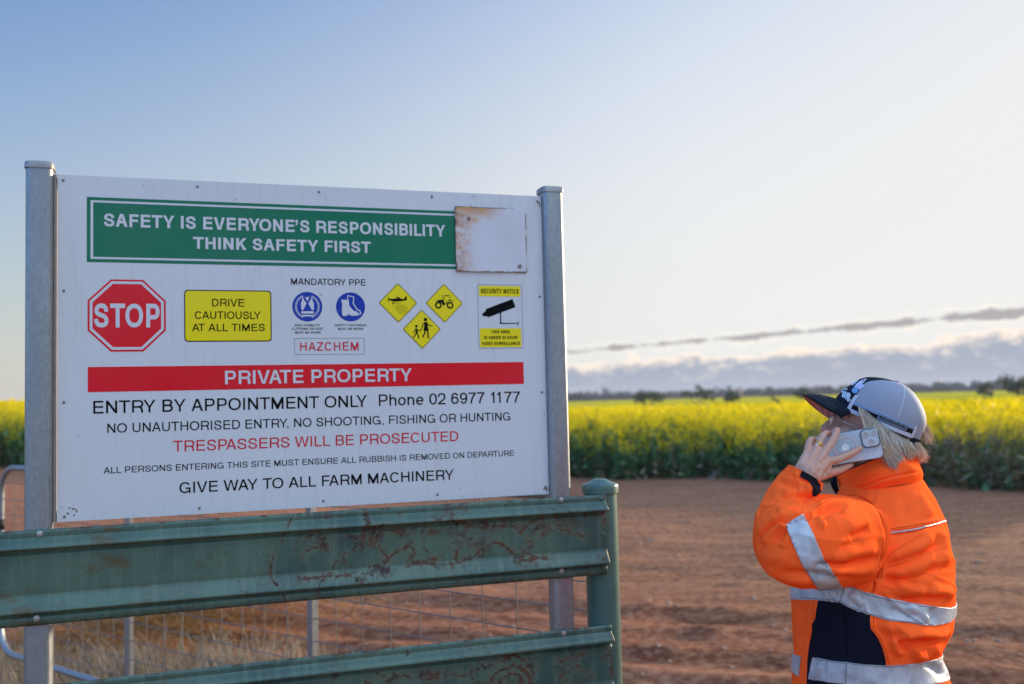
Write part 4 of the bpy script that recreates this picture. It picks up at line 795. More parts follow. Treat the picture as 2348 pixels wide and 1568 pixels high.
TR1 = [([(640, 1402), (600, 1370), (660, 1330), (720, 1340)], .9), ([(740, 1395), (800, 1340), (900, 1350), (1100, 1330), (1180, 1310)], .8), ([(1000, 1370), (1200, 1340), (1300, 1350), (1330, 1310), (1480, 1265), (1580, 1230)], .9), ([(1440, 1402), (1480, 1330), (1560, 1290), (1640, 1290), (1700, 1340), (1720, 1402)], 2.4), ([(1500, 1402), (1560, 1340), (1630, 1340), (1660, 1402)], 2.2), ([(1540, 1220), (1620, 1210), (1680, 1260), (1740, 1330)], 1.3), ([(1900, 1260), (1980, 1230), (2080, 1200)], .7), ([(1940, 1402), (1960, 1330), (2040, 1270)], .9), ([(1900, 1360), (1980, 1310), (2080, 1320), (2130, 1360)], .7), ([(2240, 1180), (2265, 1240), (2250, 1300)], 1.4), ([(1290, 1140), (1310, 1150)], .6)]
def rail(vtop, uend, seed):
    U = np.concatenate([np.linspace(-2.6, -.4, 24), np.linspace(-.36, .2, 40), np.linspace(.205, uend, int((uend - .2) / .0042))]); V_ = []; ru = []; rv = []; re = []
    pv, pd = np.array([p[0] for p in PROF]), np.array([p[1] for p in PROF]); fine_v = np.unique(np.round(np.concatenate([pv, np.arange(-.205, -.055, .0042)]), 5))[::-1]; fine_d = np.interp(-fine_v, -pv, pd)
    for u in U:
        sag = .0028 * (u - 1.5) + .0012 * math.sin(u * 2.1 + seed); wob = .0012 * math.sin(u * 5.3 + seed * 2) + .0008 * math.sin(u * 11)
        for v, d in zip(fine_v, fine_d):
            V_.append(B(u, vtop + v + sag, .0290 + d + wob * .5 * float(np.clip((-v - .06) * 20, 0, 1)))); ru.append(u); rv.append(v + seed * 2.3); re.append(min(-v, v + .2375, (uend - u) * .6))
    n = len(fine_v); m = len(U); idx_ = np.arange(m * n).reshape(m, n); F_ = np.stack([idx_[:-1, :-1], idx_[:-1, 1:], idx_[1:, 1:], idx_[1:, :-1]], -1).reshape(-1, 4)
    o = mobj('rail', V_, F_, MRAIL, fence, auto=40); fattr(o, 'ru', ru); fattr(o, 'rv', rv); fattr(o, 're', re)
    UVp = np.column_stack([ru, np.array(rv) - seed * 2.3 + vtop]); best = np.full(len(UVp), 1.0)
    for L, wd in (TR0, TR1)[seed]:
        L = np.array(catmull([on_rail(*p) for p in L], 4) if len(L) > 2 else [on_rail(*p) for p in L])
        for p, q in zip(L[:-1], L[1:]): dd_ = q - p; t_ = np.clip(((UVp - p) @ dd_) / (dd_ @ dd_ + 1e-12), 0, 1); best = np.minimum(best, np.linalg.norm(UVp - p - t_[:, None] * dd_, axis=1) - .0016 * (wd - 1))
    fattr(o, 'rd', best); sm = o.modifiers.new('thickness', 'SOLIDIFY'); sm.thickness = .0022; sm.offset = -1; return o
rail(-.0085, 1.516, 0); rail(-.3955, 1.523, 1)
gp = plain('green_post_paint', (.060, .135, .112), .35, 0, .5, .12, 9)
PC = B(1.5255, 0, -.030); PCg = PC * np.array([1, 1, 0])
m_ = MB(); m_.lathe(PCg, (0, 0, 1), [(.0505, -.3), (.0505, EYE - .2767 + .004)], 36); fp = m_.build('post', gp, fence, auto=40)
m_ = MB(); m_.lathe(np.array([PC[0], PC[1], PC[2]]), (0, 0, 1), [(.0535, -.010), (.0560, -.008), (.0562, .010), (.0555, .0165), (.0535, .0195), (.040, .0225), (.030, .028), (.022, .0325), (.016, .0345), (.002, .035)], 36); m_.build('cap', gp, fp, auto=50)
screws([(-.036, -.0235), (-.0425, -.2330), (1.3729, -.0165), (1.3678, -.2255), (1.3694, -.4068), (-.037, -.412)], .0293, .0062, .0045, MSTEEL, fence, 'bolt')
screws([(1.5030, -.0190), (1.5045, -.1240), (1.5050, -.2265), (1.5075, -.4040), (1.511, -.515)], .0293, .0050, .004, gp, fence, 'rivet')

# ------------------------------------------------------------------ mesh gate standing open behind the sign
GA = at(3, 1074, 5.9); GB = at(1352, 1172, 3.22); GA[2] = GB[2] = 1.292
gd = (GB - GA) * np.array([1, 1, 0]); GL = np.linalg.norm(gd); gd /= GL; gn = np.array([gd[1], -gd[0], 0])
gate = thing('mesh_gate', tuple((GA + GB) / 2 * np.array([1, 1, 0])), 'galvanised farm gate with welded wire mesh standing open behind the sign', 'gate')
def G(s_, z, o=0): return np.array([GA[0], GA[1], 0]) + gd * s_ + np.array([0, 0, z]) + gn * o
ZT, ZB_, rc0 = 1.292, .225, .16; P_ = []
for cx, cz, a0 in ((rc0, ZB_ + rc0, 270), (rc0, ZT - rc0, 180)):
    pts = [(cx + rc0 * math.cos(R(a)), cz + rc0 * math.sin(R(a))) for a in np.linspace(a0, a0 - 90, 9)]; P_ += pts
P_ = [G(GL, ZB_)] + [G(a, b_) for a, b_ in P_] + [G(GL - .16, ZT)]
mg = MB(); mg.tube(P_, .0175, 14); mg.build('frame', MGALV, gate, smooth=True)
for px in (294, 713):
    q = at(px, 1200, 4); k = q - EYEP; nn = np.array([-gd[1], gd[0], 0]); tt = ((GA - EYEP) @ nn) / (k @ nn); s_ = float((EYEP + k * tt - GA) @ gd)
    mg = MB(); mg.box(G(s_, (ZT + ZB_) / 2, -.002), gd * .016, gn * .016, SZ * (ZT - ZB_) / 2); mg.build('stay', MGALV, gate)
mg = MB(); MWIRE = plain('mesh_wire', (.20, .20, .20), .5, .5, .4)
for i in range(1, int(GL / .155)): s_ = GL - i * .155; mg.tube([G(s_, ZT, .003), G(s_, ZB_, .003)], .0021, 6)
for i in range(1, 12): z = ZT - i * .091; mg.tube([G(.01, z, -.001), G(GL, z, -.001)], .0023, 6)
mg.build('wire_mesh', MWIRE, gate)
mg = MB(); mg.tube([G(-.004, .93, .0), G(-.004, .99, .0)], .024, 10); mg.build('latch_clamp', plain('dark_clamp', (.03, .025, .02), .6, .3), gate, smooth=True)
# ------------------------------------------------------------------ the woman
def z1(x, y): return ((2950 + x * .42589) / 1.74521, (1450 + y * .42589) / 1.74521)
def z2(x, y): return ((2950 + x * .50125) / 1.74521, (1950 + y * .50125) / 1.74521)
def z3(x, y): return ((3100 + x / 4.696) / 1.74521, (1650 + y / 4.696) / 1.74521)
def z4(x, y): return ((3200 + x / 4.348) / 1.74521, (1480 + y / 4.348) / 1.74521)
YP = 2.40; MM = YP / FPX
person = thing('person', (at(2000, 1500, YP)[0], YP, 0), 'woman in an orange high visibility jacket and trucker cap holding a phone to her ear', 'person')
def cr_interp(xs, ys, x):
    """smooth interpolation through control values"""
    xs = np.asarray(xs, float); ys = np.asarray(ys, float); m = np.gradient(ys, xs, axis=0); x = np.clip(np.asarray(x, float), xs[0], xs[-1]); k = np.clip(np.searchsorted(xs, x) - 1, 0, len(xs) - 2)
    h = xs[k + 1] - xs[k]; t = (x - xs[k]) / h
    if ys.ndim > 1: t = t[..., None]; h = h[..., None]
    return (2 * t**3 - 3 * t**2 + 1) * ys[k] + (t**3 - 2 * t**2 + t) * h * m[k] + (-2 * t**3 + 3 * t**2) * ys[k + 1] + (t**3 - t**2) * h * m[k + 1]
def grid_faces(nr, nc, closed=True):
    idx = np.arange(nr * nc).reshape(nr, nc); nxt = np.roll(idx, -1, axis=1) if closed else None
    if closed: return np.stack([idx[:-1], nxt[:-1], nxt[1:], idx[1:]], -1).reshape(-1, 4)
    return np.stack([idx[:-1, :-1], idx[:-1, 1:], idx[1:, 1:], idx[1:, :-1]], -1).reshape(-1, 4)
def vnormals(V, F):
    n = np.cross(V[F[:, 2]] - V[F[:, 0]], V[F[:, 3]] - V[F[:, 1]]); N = np.zeros_like(V)
    for k in range(4): np.add.at(N, F[:, k], n)
    return N / (np.linalg.norm(N, axis=1)[:, None] + 1e-12)
def polydist(P, L):
    """distance of points to a polyline and the parameter 0..1 along it"""
    best = np.full(len(P), 1e9); par = np.zeros(len(P)); L = np.asarray(L, float); seg = np.linalg.norm(np.diff(L, axis=0), axis=1); tot = seg.sum(); acc = 0
    for a, b, s_ in zip(L[:-1], L[1:], seg):
        d = b - a; t = np.clip(((P - a) @ d) / (d @ d), 0, 1); q = np.linalg.norm(P - a - t[:, None] * d, axis=1); m = q < best; best[m] = q[m]; par[m] = (acc + t[m] * s_) / tot; acc += s_
    return best, par
FOLD = 1.7
def sculpt(V, F, strokes, conv):
    """press folds into a cloth surface along strokes"""
    N = vnormals(V, F); view = EYEP - V; view /= np.linalg.norm(view, axis=1)[:, None]; fac = np.clip((N * view).sum(1) * 2.5, 0, 1); px = toview(V); D = np.zeros(len(V))
    for L, amp, wd in strokes:
        Lp = catmull([conv(*p) for p in L], 5) if len(L) > 2 else [conv(*p) for p in L]; d, t = polydist(px, Lp); D += amp * FOLD * .001 * np.exp(-(d / wd) ** 2) * np.clip(np.minimum(t, 1 - t) * 5 + .12, 0, 1)
    return V + N * (D * fac)[:, None]
def clip_mesh(V, F, f, extra=None):
    """keep the part of a quad mesh where f > 0, cut exactly along f = 0"""
    T = np.concatenate([F[:, [0, 1, 2]], F[:, [0, 2, 3]]]) if F.shape[1] == 4 else F
    s_ = f[T] > 0; cnt = s_.sum(1); full = T[cnt == 3]; out = [full]; newV = [V]; nv = len(V)
    for c in (1, 2):
        q = T[cnt == c]; m = s_[cnt == c]
        if not len(q): continue
        odd = np.argmax(m if c == 1 else ~m, axis=1); r_ = np.arange(len(q)); a, b, d = q[r_, odd], q[r_, (odd + 1) % 3], q[r_, (odd + 2) % 3]
        def cut(i, j): t = f[i] / (f[i] - f[j]); return V[i] + t[:, None] * (V[j] - V[i])
        p1, p2 = cut(a, b), cut(a, d); i1 = nv + np.arange(len(q)); i2 = i1 + len(q); newV += [p1, p2]; nv += 2 * len(q)
        if c == 1: out.append(np.stack([a, i1, i2], 1))
        else: out += [np.stack([i1, b, d], 1), np.stack([i1, d, i2], 1)]
    T = np.concatenate(out); V2 = np.concatenate(newV)
    if not len(T): return V2[:0], T
    key = np.unique(np.round(V2 / 1e-6).astype(np.int64), axis=0, return_inverse=True)[1].ravel(); rep = np.zeros(key.max() + 1, int); rep[key] = np.arange(len(V2)); T = rep[key[T]]; T = T[(T[:, 0] != T[:, 1]) & (T[:, 1] != T[:, 2]) & (T[:, 0] != T[:, 2])]
    u, inv = np.unique(T, return_inverse=True); return V2[u], inv.reshape(T.shape)
def tri_normals(V, T):
    n = np.cross(V[T[:, 1]] - V[T[:, 0]], V[T[:, 2]] - V[T[:, 0]]); N = np.zeros_like(V)
    for k in range(3): np.add.at(N, T[:, k], n)
    return N / (np.linalg.norm(N, axis=1)[:, None] + 1e-12)
def patch(name, mat, V, T, off, parent, thick=.0012, label=None):
    V = V + tri_normals(V, T) * off; o = mobj(name, V, T, mat, parent, smooth=True, label=label)
    s_ = o.modifiers.new('thickness', 'SOLIDIFY'); s_.thickness = thick; s_.offset = -1; return o
# --- cloth materials
def cloth(name, c, scale=900, b=.25, sheen=.0, over=None):
    m = Mat(name, c, .85, 0, .15); n = m.noise(scale, 2, .5); n2 = m.noise(6, 4, .5)
    m.color(m.mix(m.ramp(n2, .3, .7), tuple(x * .94 for x in c), tuple(x * 1.05 for x in c))); m.bump(n, b, .0006); m.b.inputs['Sheen Weight'].default_value = sheen; return m
mo = cloth('orange_softshell', (.98, .105, .004), 700, .35); mo.b.inputs['Specular IOR Level'].default_value = .04
# fluorescent dye: the cloth sends back more red than falls on it
df = mo.N('ShaderNodeBsdfDiffuse'); dn_ = mo.noise(6, 4, .5); mo.L(mo.mix(mo.ramp(dn_, .3, .7), (1.16, .132, .024), (1.30, .158, .030)), df.inputs['Color']); bmp = [n for n in mo.t.nodes if n.type == 'BUMP'][0]; mo.L(bmp.outputs[0], df.inputs['Normal']); mo.L(df.outputs[0], mo.t.nodes['Material Output'].inputs[0])
MORANGE = mo.m
mt_ = Mat('reflective_tape', (.6, .6, .6), .42, .12, .5); tn = mt_.noise(26, 4, .6, None, .4); mt_.color(mt_.mix(mt_.ramp(tn, .35, .68), (.40, .42, .45), (.58, .60, .63))); mt_.bump(mt_.math('ADD', mt_.noise(34, 3, .5, None, .6), mt_.math('MULTIPLY', mt_.noise(900, 1), .12)), .55, .004); MTAPE = mt_.m
MNAVY = cloth('navy_softshell', (.0065, .008, .019), 700, .3).m; MBLK = cloth('black_webbing', (.009, .009, .013), 1200, .3).m
# --- torso of the jacket
FWD = np.array([-.906, .423, 0]); LFT = np.array([-.423, -.906, 0])
RY = np.array([1093, 1104, 1118, 1140, 1170, 1200, 1250, 1300, 1350, 1400, 1430, 1455, 1480, 1505, 1535, 1568, 1620, 1690.])
RL = np.array([1950, 1938, 1928, 1914, 1897, 1874, 1846, 1826, 1815, 1814, 1814, 1815, 1815, 1815, 1815, 1815, 1812, 1812.])
RR = np.array([2104, 2114, 2126, 2144, 2161, 2171, 2176, 2180, 2179, 2179, 2176, 2165, 2154, 2154, 2165, 2177, 2190, 2194.])
RA = np.array([.085, .105, .130, .162, .195, .212, .225, .230, .232, .233, .233, .230, .228, .228, .230, .234, .240, .242])
NR, NC = 330, 520
yy_ = np.linspace(RY[0], RY[-1], NR); xl = cr_interp(RY, RL, yy_); xr = cr_interp(RY, RR, yy_); ra = cr_interp(RY, RA, yy_)
hw = (xr - xl) / 2 * MM; rb_ = np.sqrt(np.maximum(hw ** 2 - (ra * .423) ** 2, .002)) / .906; TH = np.linspace(0, 2 * math.pi, NC, endpoint=False)
CEN = np.array([at((a + b) / 2, y, YP) for a, b, y in zip(xl, xr, yy_)])
TV = CEN[:, None] + FWD * (rb_[:, None] * np.cos(TH))[..., None] + LFT * (ra[:, None] * np.sin(TH))[..., None]
TTH = np.broadcast_to(TH, (NR, NC)).ravel(); TV = TV.reshape(-1, 3); TF = grid_faces(NR, NC)[:, ::-1]
if (vnormals(TV, TF)[NC * 200 + 130] @ LFT) < 0: TF = TF[:, ::-1]
STR = [([(1190, 590), (1400, 500), (1600, 390)], 6, 17), ([(1180, 650), (1330, 590), (1500, 510), (1620, 430)], -6, 12), ([(1200, 705), (1400, 645), (1560, 565), (1640, 520)], 6, 14), ([(1160, 735), (1300, 740), (1450, 800)], -8, 11), ([(1250, 770), (1400, 800), (1490, 870)], 8, 13),
       ([(1300, 700), (1480, 700), (1620, 640)], -5, 10), ([(1640, 330), (1655, 480), (1640, 640)], 8, 15), ([(1590, 360), (1600, 480), (1560, 600)], -4, 11), ([(1280, 885), (1450, 892), (1660, 868)], -10, 10), ([(1520, 830), (1600, 840), (1720, 840)], 9, 13),
       ([(1250, 1195), (1450, 1175), (1600, 1180), (1690, 1130)], 11, 12), ([(1300, 1235), (1450, 1215), (1600, 1232), (1700, 1175)], -11, 10), ([(1400, 1255), (1430, 1330), (1510, 1345)], 8, 10), ([(1230, 1200), (1255, 1280), (1330, 1315)], 7, 9), ([(1300, 1210), (1300, 1270), (1380, 1290)], -6, 8),
       ([(1100, 1105), (1300, 1120), (1500, 1160)], 6, 13), ([(1560, 1290), (1640, 1320), (1700, 1320)], 6, 12), ([(1190, 345), (1420, 312), (1660, 243)], 3, 6), ([(1190, 375), (1420, 340), (1660, 275)], -4, 6), ([(1440, 60), (1500, 160), (1560, 240)], 5, 14), ([(1300, 40), (1340, 140), (1330, 260)], -4, 14), ([(1500, 20), (1590, 130), (1640, 220)], -5, 10),
       ([(560, 1180), (610, 1090), (620, 1060)], 4, 6), ([(470, 900), (455, 1100), (450, 1290)], 4, 12), ([(520, 920), (510, 1100), (490, 1260)], -4, 9), ([(850, 930), (855, 1150), (868, 1380)], -2.2, 4), ([(1075, 1020), (1085, 1130), (1140, 1210), (1180, 1310), (1200, 1410)], 3.5, 5), ([(625, 910), (612, 1080), (560, 1230), (545, 1340)], 3, 4),
       ([(1090, 740), (1085, 800), (1065, 860)], -2.5, 3), ([(700, 770), (715, 830), (735, 900)], 3, 5), ([(780, 770), (800, 840), (780, 905)], -4, 5), ([(900, 840), (960, 900), (1000, 940)], 4, 6), ([(1230, 960), (1330, 1000), (1400, 1050)], -4, 9), ([(1340, 930), (1440, 990), (1520, 1080)], 4, 9), ([(1540, 960), (1560, 1020), (1540, 1090)], -4, 8), ([(660, 1410), (640, 1480), (610, 1530)], 3, 6), ([(1480, 1400), (1560, 1440), (1640, 1520)], -5, 9), ([(1590, 1370), (1640, 1450), (1680, 1500)], 4, 8)]
TV = sculpt(TV, TF, STR, z2); TN = vnormals(TV, TF)
TV = TV + TN * (.0022 * vnoise(TV[:, 0] * 22 + TV[:, 1] * 9, TV[:, 2] * 16, 41) + .0010 * vnoise(TV[:, 0] * 50, TV[:, 2] * 45 + TV[:, 1] * 30, 42))[:, None]
def ridged(x, y, seed): r_ = 1 - np.abs(vnoise(x, y, seed)) * 1.5; return np.clip(r_, 0, 1) ** 3
_p = toview(TV); _q = (_p - np.array(z2(1000, 700))) ; _a = np.arctan2(-_q[:, 1], np.abs(_q[:, 0]) + 20); _r = np.hypot(_q[:, 0], _q[:, 1])
TV = TV + TN * ((.0050 * ridged(_a * 9, _r * .010, 61) * sstep(_r, 30, 90) * (1 - sstep(_r, 150, 230)) + .0035 * ridged(TTH * 1.6, TV[:, 2] * 30 + TTH * 2.0, 62) * (1 - sstep(_p[:, 1], 1360, 1420) * .3) * sstep(_p[:, 1], 1180, 1300)) * (TTH > 1.2))[:, None]
TPX = toview(TV); TVIS = (vnormals(TV, TF) * (EYEP - TV)).sum(1) > 0
TV2 = TV.reshape(NR, NC, 3)
def ang_z(pts, conv=z2):
    """(theta, height) on the torso of points given on its visible side"""
    vi = np.where(TVIS)[0]; out = []
    for p in pts: q = conv(*p); k = vi[np.argmin(((TPX[vi] - q) ** 2).sum(1))]; out.append((TTH[k], TV[k, 2]))
    return out
def band(top, bot):
    """signed field, positive between two lines that run right round the torso"""
    def line(pts):
        A = sorted(ang_z(pts)); a = np.array([p[0] for p in A]); z = np.array([p[1] for p in A]); a = np.concatenate([[a[0] - .25], a, [a[-1] + .35]]); z = np.concatenate([[z[0]], z, [z[-1] + (z[-1] - z[-2]) * .3]])
        return np.interp(TTH, np.concatenate([a, a[:1] + 2 * math.pi]), np.concatenate([z, z[:1]]))
    return np.minimum(line(top) - TV[:, 2], TV[:, 2] - line(bot))
f1 = band([(445, 757), (600, 760), (740, 764), (858, 766), (1000, 828), (1120, 862), (1370, 921), (1500, 938), (1700, 962)], [(445, 882), (600, 896), (740, 905), (812, 921), (940, 978), (1065, 1022), (1200, 1058), (1350, 1082), (1560, 1108)])
f2 = band([(440, 1322), (530, 1348), (640, 1362), (870, 1394), (1040, 1412), (1210, 1420), (1400, 1405), (1580, 1372), (1665, 1345)], [(450, 1480), (535, 1522), (640, 1540), (860, 1566), (1040, 1580), (1300, 1582), (1560, 1566), (1700, 1515)])
za = np.array(ang_z([(640, 905), (625, 1040), (600, 1130), (572, 1240), (556, 1380), (548, 1540)])); zb = np.array(ang_z([(1058, 1010), (1068, 1130), (1120, 1205), (1160, 1300), (1188, 1405), (1205, 1540)]))
def bnd(A): o = np.argsort(A[:, 1]); return np.interp(TV[:, 2], A[o, 1], A[o, 0])
zcut = np.interp(TTH, *np.array(sorted(ang_z([(445, 830), (640, 835), (840, 850), (1060, 945), (1370, 1000), (1600, 1030)]))).T)
TTHm = np.where(TTH > 4.0, 2 * math.pi - TTH + .5, TTH)
fnavy = np.minimum(np.minimum((TTH - bnd(za)) * .18, (bnd(zb) - TTH) * .18), zcut - TV[:, 2])
tape_any = np.maximum(f1, f2); under = -.004
jk = clip_mesh(TV, TF, np.maximum(-fnavy, -1)); jacket = mobj('jacket', jk[0], jk[1], MORANGE, person, smooth=True)
V_, T_ = clip_mesh(TV, TF, fnavy); mobj('side_panel', V_, T_, MNAVY, jacket, smooth=True)
V_, T_ = clip_mesh(TV, TF, f1); patch('reflective_tape', MTAPE, V_, T_, .0022, jacket, .002)
gap = np.abs(TTH - np.interp(TV[:, 2], *np.array(sorted([(p[1], p[0]) for p in ang_z([(605, 1365), (575, 1525)])])).T) + .13) - .12
V_, T_ = clip_mesh(TV, TF, np.minimum(f2, gap * .16)); patch('reflective_tape', MTAPE, V_, T_, .0022, jacket, .002)
def surf_tube(name, pts, conv, rad, mat, parent, srcV, srcVis, srcPX, off=.0005, n=6):
    """a cord laid on a surface"""
    L = catmull([conv(*p) for p in pts], 8); vi = np.where(srcVis)[0]; P_ = []; NN = []
    for q in L: d = ((srcPX[vi] - q) ** 2).sum(1); k = vi[np.argsort(d)[:4]]; P_.append(srcV[k].mean(0))
    P_ = np.array(P_); 
    for _ in range(2): P_[1:-1] = (P_[:-2] + P_[1:-1] * 2 + P_[2:]) / 4
    dirv = EYEP - P_; dirv /= np.linalg.norm(dirv, axis=1)[:, None]; m_ = MB(); m_.tube(P_ + dirv * off, rad, n); return m_.build(name, mat, parent, smooth=True)
surf_tube('reflective_piping', [(1172, 367), (1250, 358), (1350, 344), (1450, 325), (1560, 297), (1620, 280), (1668, 264)], z2, .0022, MTAPE, jacket, TV, TVIS, TPX, .0012)
MSTITCH = cloth('dark_seam', (.50, .055, .004), 900, .2).m
for L in ([(1195, 333), (1300, 320), (1430, 298), (1560, 270), (1650, 243)], [(1180, 372), (1165, 480), (1160, 580), (1152, 720)], [(1092, 745), (1085, 820), (1076, 850)], [(612, 920), (605, 1080)], [(1086, 1030), (1092, 1130), (1145, 1205), (1185, 1300), (1210, 1405)], [(1105, 745), (1100, 825)]): surf_tube('seam', L, z2, .0007, MSTITCH, jacket, TV, TVIS, TPX, .0003, 5)
MSTG = cloth('tape_stitching', (.11, .12, .14), 900, .2).m
for L in ([(868, 774), (1000, 838), (1120, 874), (1370, 932), (1700, 972)], [(815, 912), (940, 968), (1065, 1010), (1200, 1046), (1350, 1071), (1560, 1096)], [(445, 870), (600, 886), (740, 896), (812, 912)], [(858, 768), (835, 845), (815, 920)], [(618, 1372), (870, 1404), (1210, 1430), (1580, 1382), (1675, 1352)], [(868, 1396), (866, 1480), (862, 1562)], [(725, 765), (745, 830)]): surf_tube('stitching', L, z2, .0006, MSTG, jacket, TV, TVIS, TPX, .0048, 5)
# --- left sleeve, bent up to the ear
SC_ = np.array([(1982, 1238, 2.400, 58), (1966, 1236, 2.335, 74), (1950, 1234, 2.275, 87), (1932, 1235, 2.222, 95), (1908, 1238, 2.172, 98), (1880, 1242, 2.125, 96), (1852, 1248, 2.085, 91), (1824, 1250, 2.058, 85), (1805, 1240, 2.068, 77), (1798, 1212, 2.105, 67), (1801, 1182, 2.128, 59), (1811, 1152, 2.136, 53), (1824, 1126, 2.140, 47), (1837, 1104, 2.142, 42), (1847, 1087, 2.142, 41)])
ts = np.linspace(0, len(SC_) - 1, 300); sc = cr_interp(np.arange(len(SC_)), SC_, ts); SP = np.array([at(a, b, c) for a, b, c, _ in sc]); Srad = sc[:, 3] * sc[:, 2] / FPX
for _ in range(6): SP[1:-1] = (SP[:-2] + 2 * SP[1:-1] + SP[2:]) / 4
ST = np.gradient(SP, axis=0); ST /= np.linalg.norm(ST, axis=1)[:, None]
for _ in range(10): ST[1:-1] = (ST[:-2] + 2 * ST[1:-1] + ST[2:]) / 4
ST /= np.linalg.norm(ST, axis=1)[:, None]
NS = 220; A_ = np.linspace(0, 2 * math.pi, NS, endpoint=False); Nn = np.array([0, -1.0, 0]); SV = []
for i in range(len(SP)):
    Nn = Nn - ST[i] * (Nn @ ST[i]); Nn /= np.linalg.norm(Nn); Bn = np.cross(ST[i], Nn); pw = 2 / np.interp(ts[i], [0, 3, 6, 8.5], [3.0, 2.9, 2.5, 2.1]); ca_, sa_ = np.cos(A_), np.sin(A_); ca_, sa_ = np.sign(ca_) * np.abs(ca_) ** pw, np.sign(sa_) * np.abs(sa_) ** pw; SV.append(SP[i] + Srad[i] * (ca_[:, None] * Nn + sa_[:, None] * Bn))
SV = np.array(SV).reshape(-1, 3); SF = grid_faces(len(SP), NS)
if (vnormals(SV, SF)[60 * NS] @ (SV[60 * NS] - SP[60])) < 0: SF = SF[:, ::-1]
SSTR = [([(985, 75), (1062, 115), (1128, 195), (1162, 275), (1176, 350), (1168, 450), (1150, 560), (1132, 720)], -3.5, 5), ([(970, 95), (1040, 130), (1100, 205), (1135, 285), (1150, 360), (1140, 470), (1120, 600)], 3, 7), ([(880, 150), (770, 148), (660, 182), (600, 210)], -11, 6), ([(860, 185), (740, 195), (660, 250)], -5, 7), ([(980, 85), (830, 105), (690, 132), (600, 180)], 7, 10), ([(640, 225), (650, 265), (690, 330)], 6, 9), ([(610, 215), (625, 280), (640, 340)], -5, 7),
        ([(560, 205), (425, 258), (310, 294), (235, 356), (188, 440), (180, 500)], -13, 4.5), ([(410, 290), (310, 326), (245, 392), (212, 470)], 8, 8), ([(420, 232), (300, 262), (215, 320), (170, 400)], 5, 9), ([(590, 185), (570, 215), (520, 250)], -9, 6), ([(400, 338), (352, 385), (325, 445)], -7, 7), ([(420, 340), (380, 400), (350, 480)], 5, 8), ([(1050, 330), (980, 362), (890, 410)], -5, 9), ([(1060, 260), (960, 300), (860, 330)], 4, 12), ([(1120, 480), (900, 520), (740, 555)], 6, 16), ([(1120, 560), (860, 612), (690, 612), (600, 640)], -8, 8), ([(1000, 430), (860, 470), (760, 540)], -4, 9), ([(900, 690), (760, 700), (600, 720)], -5, 6), ([(1120, 640), (860, 665), (700, 665)], 6, 12), ([(760, 690), (580, 690), (320, 690)], -6, 9), ([(190, 640), (380, 718), (600, 745)], 5, 12), ([(170, 540), (260, 560), (400, 560)], 3, 16),
        ([(240, 80), (360, 110), (520, 60)], -3, 12), ([(300, 200), (420, 190), (540, 150)], 5, 14), ([(350, 30), (450, 50), (590, 20)], 4, 12)]
SV = sculpt(SV, SF, SSTR, z2)
SSTR1 = [([(360, 1115), (500, 1150), (600, 1200), (690, 1260)], -4, 8), ([(560, 1195), (640, 1215), (680, 1250)], 6, 9), ([(480, 1060), (600, 1100), (720, 1215)], -2.2, 3), ([(300, 1290), (420, 1320), (600, 1330)], 4, 14), ([(640, 1340), (690, 1300), (735, 1310)], 5, 9), ([(640, 1170), (680, 1200), (700, 1230)], 5, 7)]
SV = sculpt(SV, SF, SSTR1, z1); SNr = vnormals(SV, SF); SV = SV + SNr * (.0022 * vnoise(SV[:, 0] * 24, SV[:, 2] * 20 + SV[:, 1] * 12, 51) + .0010 * vnoise(SV[:, 0] * 55, SV[:, 2] * 48, 52))[:, None]
_ri = np.repeat(np.arange(len(SP)), NS); _an = np.tile(A_, len(SP)); _t = ts[_ri]; _l = np.cumsum(np.concatenate([[0], np.linalg.norm(np.diff(SP, axis=0), axis=1)]))[_ri]
SV = SV + SNr * (.0050 * ridged(_an * 1.1, _l * 34 + _an * 1.2, 71) * np.exp(-((_t - 8.2) / 1.8) ** 2) + .0040 * ridged(_an * 1.3, _l * 40, 72) * sstep(_t, 11, 13) * (1 - sstep(_t, 13.2, 13.8)) + .0030 * ridged(_an * 2.2 + _l * 3, _l * 12, 73) * sstep(_t, 1, 3))[:, None]
SPX = toview(SV); SVIS = (vnormals(SV, SF) * (EYEP - SV)).sum(1) > 0
sleeve = mobj('sleeve', SV, SF, MORANGE, jacket, smooth=True)
def side(p, q, P): p, q = np.array(p), np.array(q); d = q - p; return ((P[:, 0] - p[0]) * d[1] - (P[:, 1] - p[1]) * d[0]) / np.linalg.norm(d)
def xline(L, P): L = np.array([z2(*p) for p in L]); return P[:, 0] - np.interp(P[:, 1], L[:, 1], L[:, 0])
ring_i = np.repeat(np.arange(len(SP)), NS); upper = ts[ring_i] < 8.5
fs_ = np.minimum(xline([(300, 100), (395, 325), (442, 450), (512, 610), (608, 765), (640, 800)], SPX), -xline([(480, 130), (525, 222), (602, 370), (682, 560), (808, 752), (840, 800)], SPX)); fs_ = np.where(upper, np.minimum(fs_, (SPX[:, 1] - np.interp(SPX[:, 0], [1800, 1812, 1842, 1870], [1205, 1194, 1176, 1172])) * .7), -5.0)
V_, T_ = clip_mesh(SV, SF, fs_); patch('reflective_tape', MTAPE, V_, T_, .0020, sleeve, .002)
MSS = MSTG
for L in ([(405, 335), (452, 455), (520, 610), (612, 755)], [(518, 232), (592, 372), (672, 562), (795, 748)]): surf_tube('stitching', L, z2, .0006, MSS, sleeve, SV, SVIS & upper, SPX, .0044, 5)
surf_tube('seam', [(1130, 200), (1160, 275), (1170, 350), (1160, 450), (1142, 560), (1125, 700)], z2, .0007, MSTITCH, sleeve, SV, SVIS & upper, SPX, .0004, 5)
fore = ts[ring_i] > 9.5
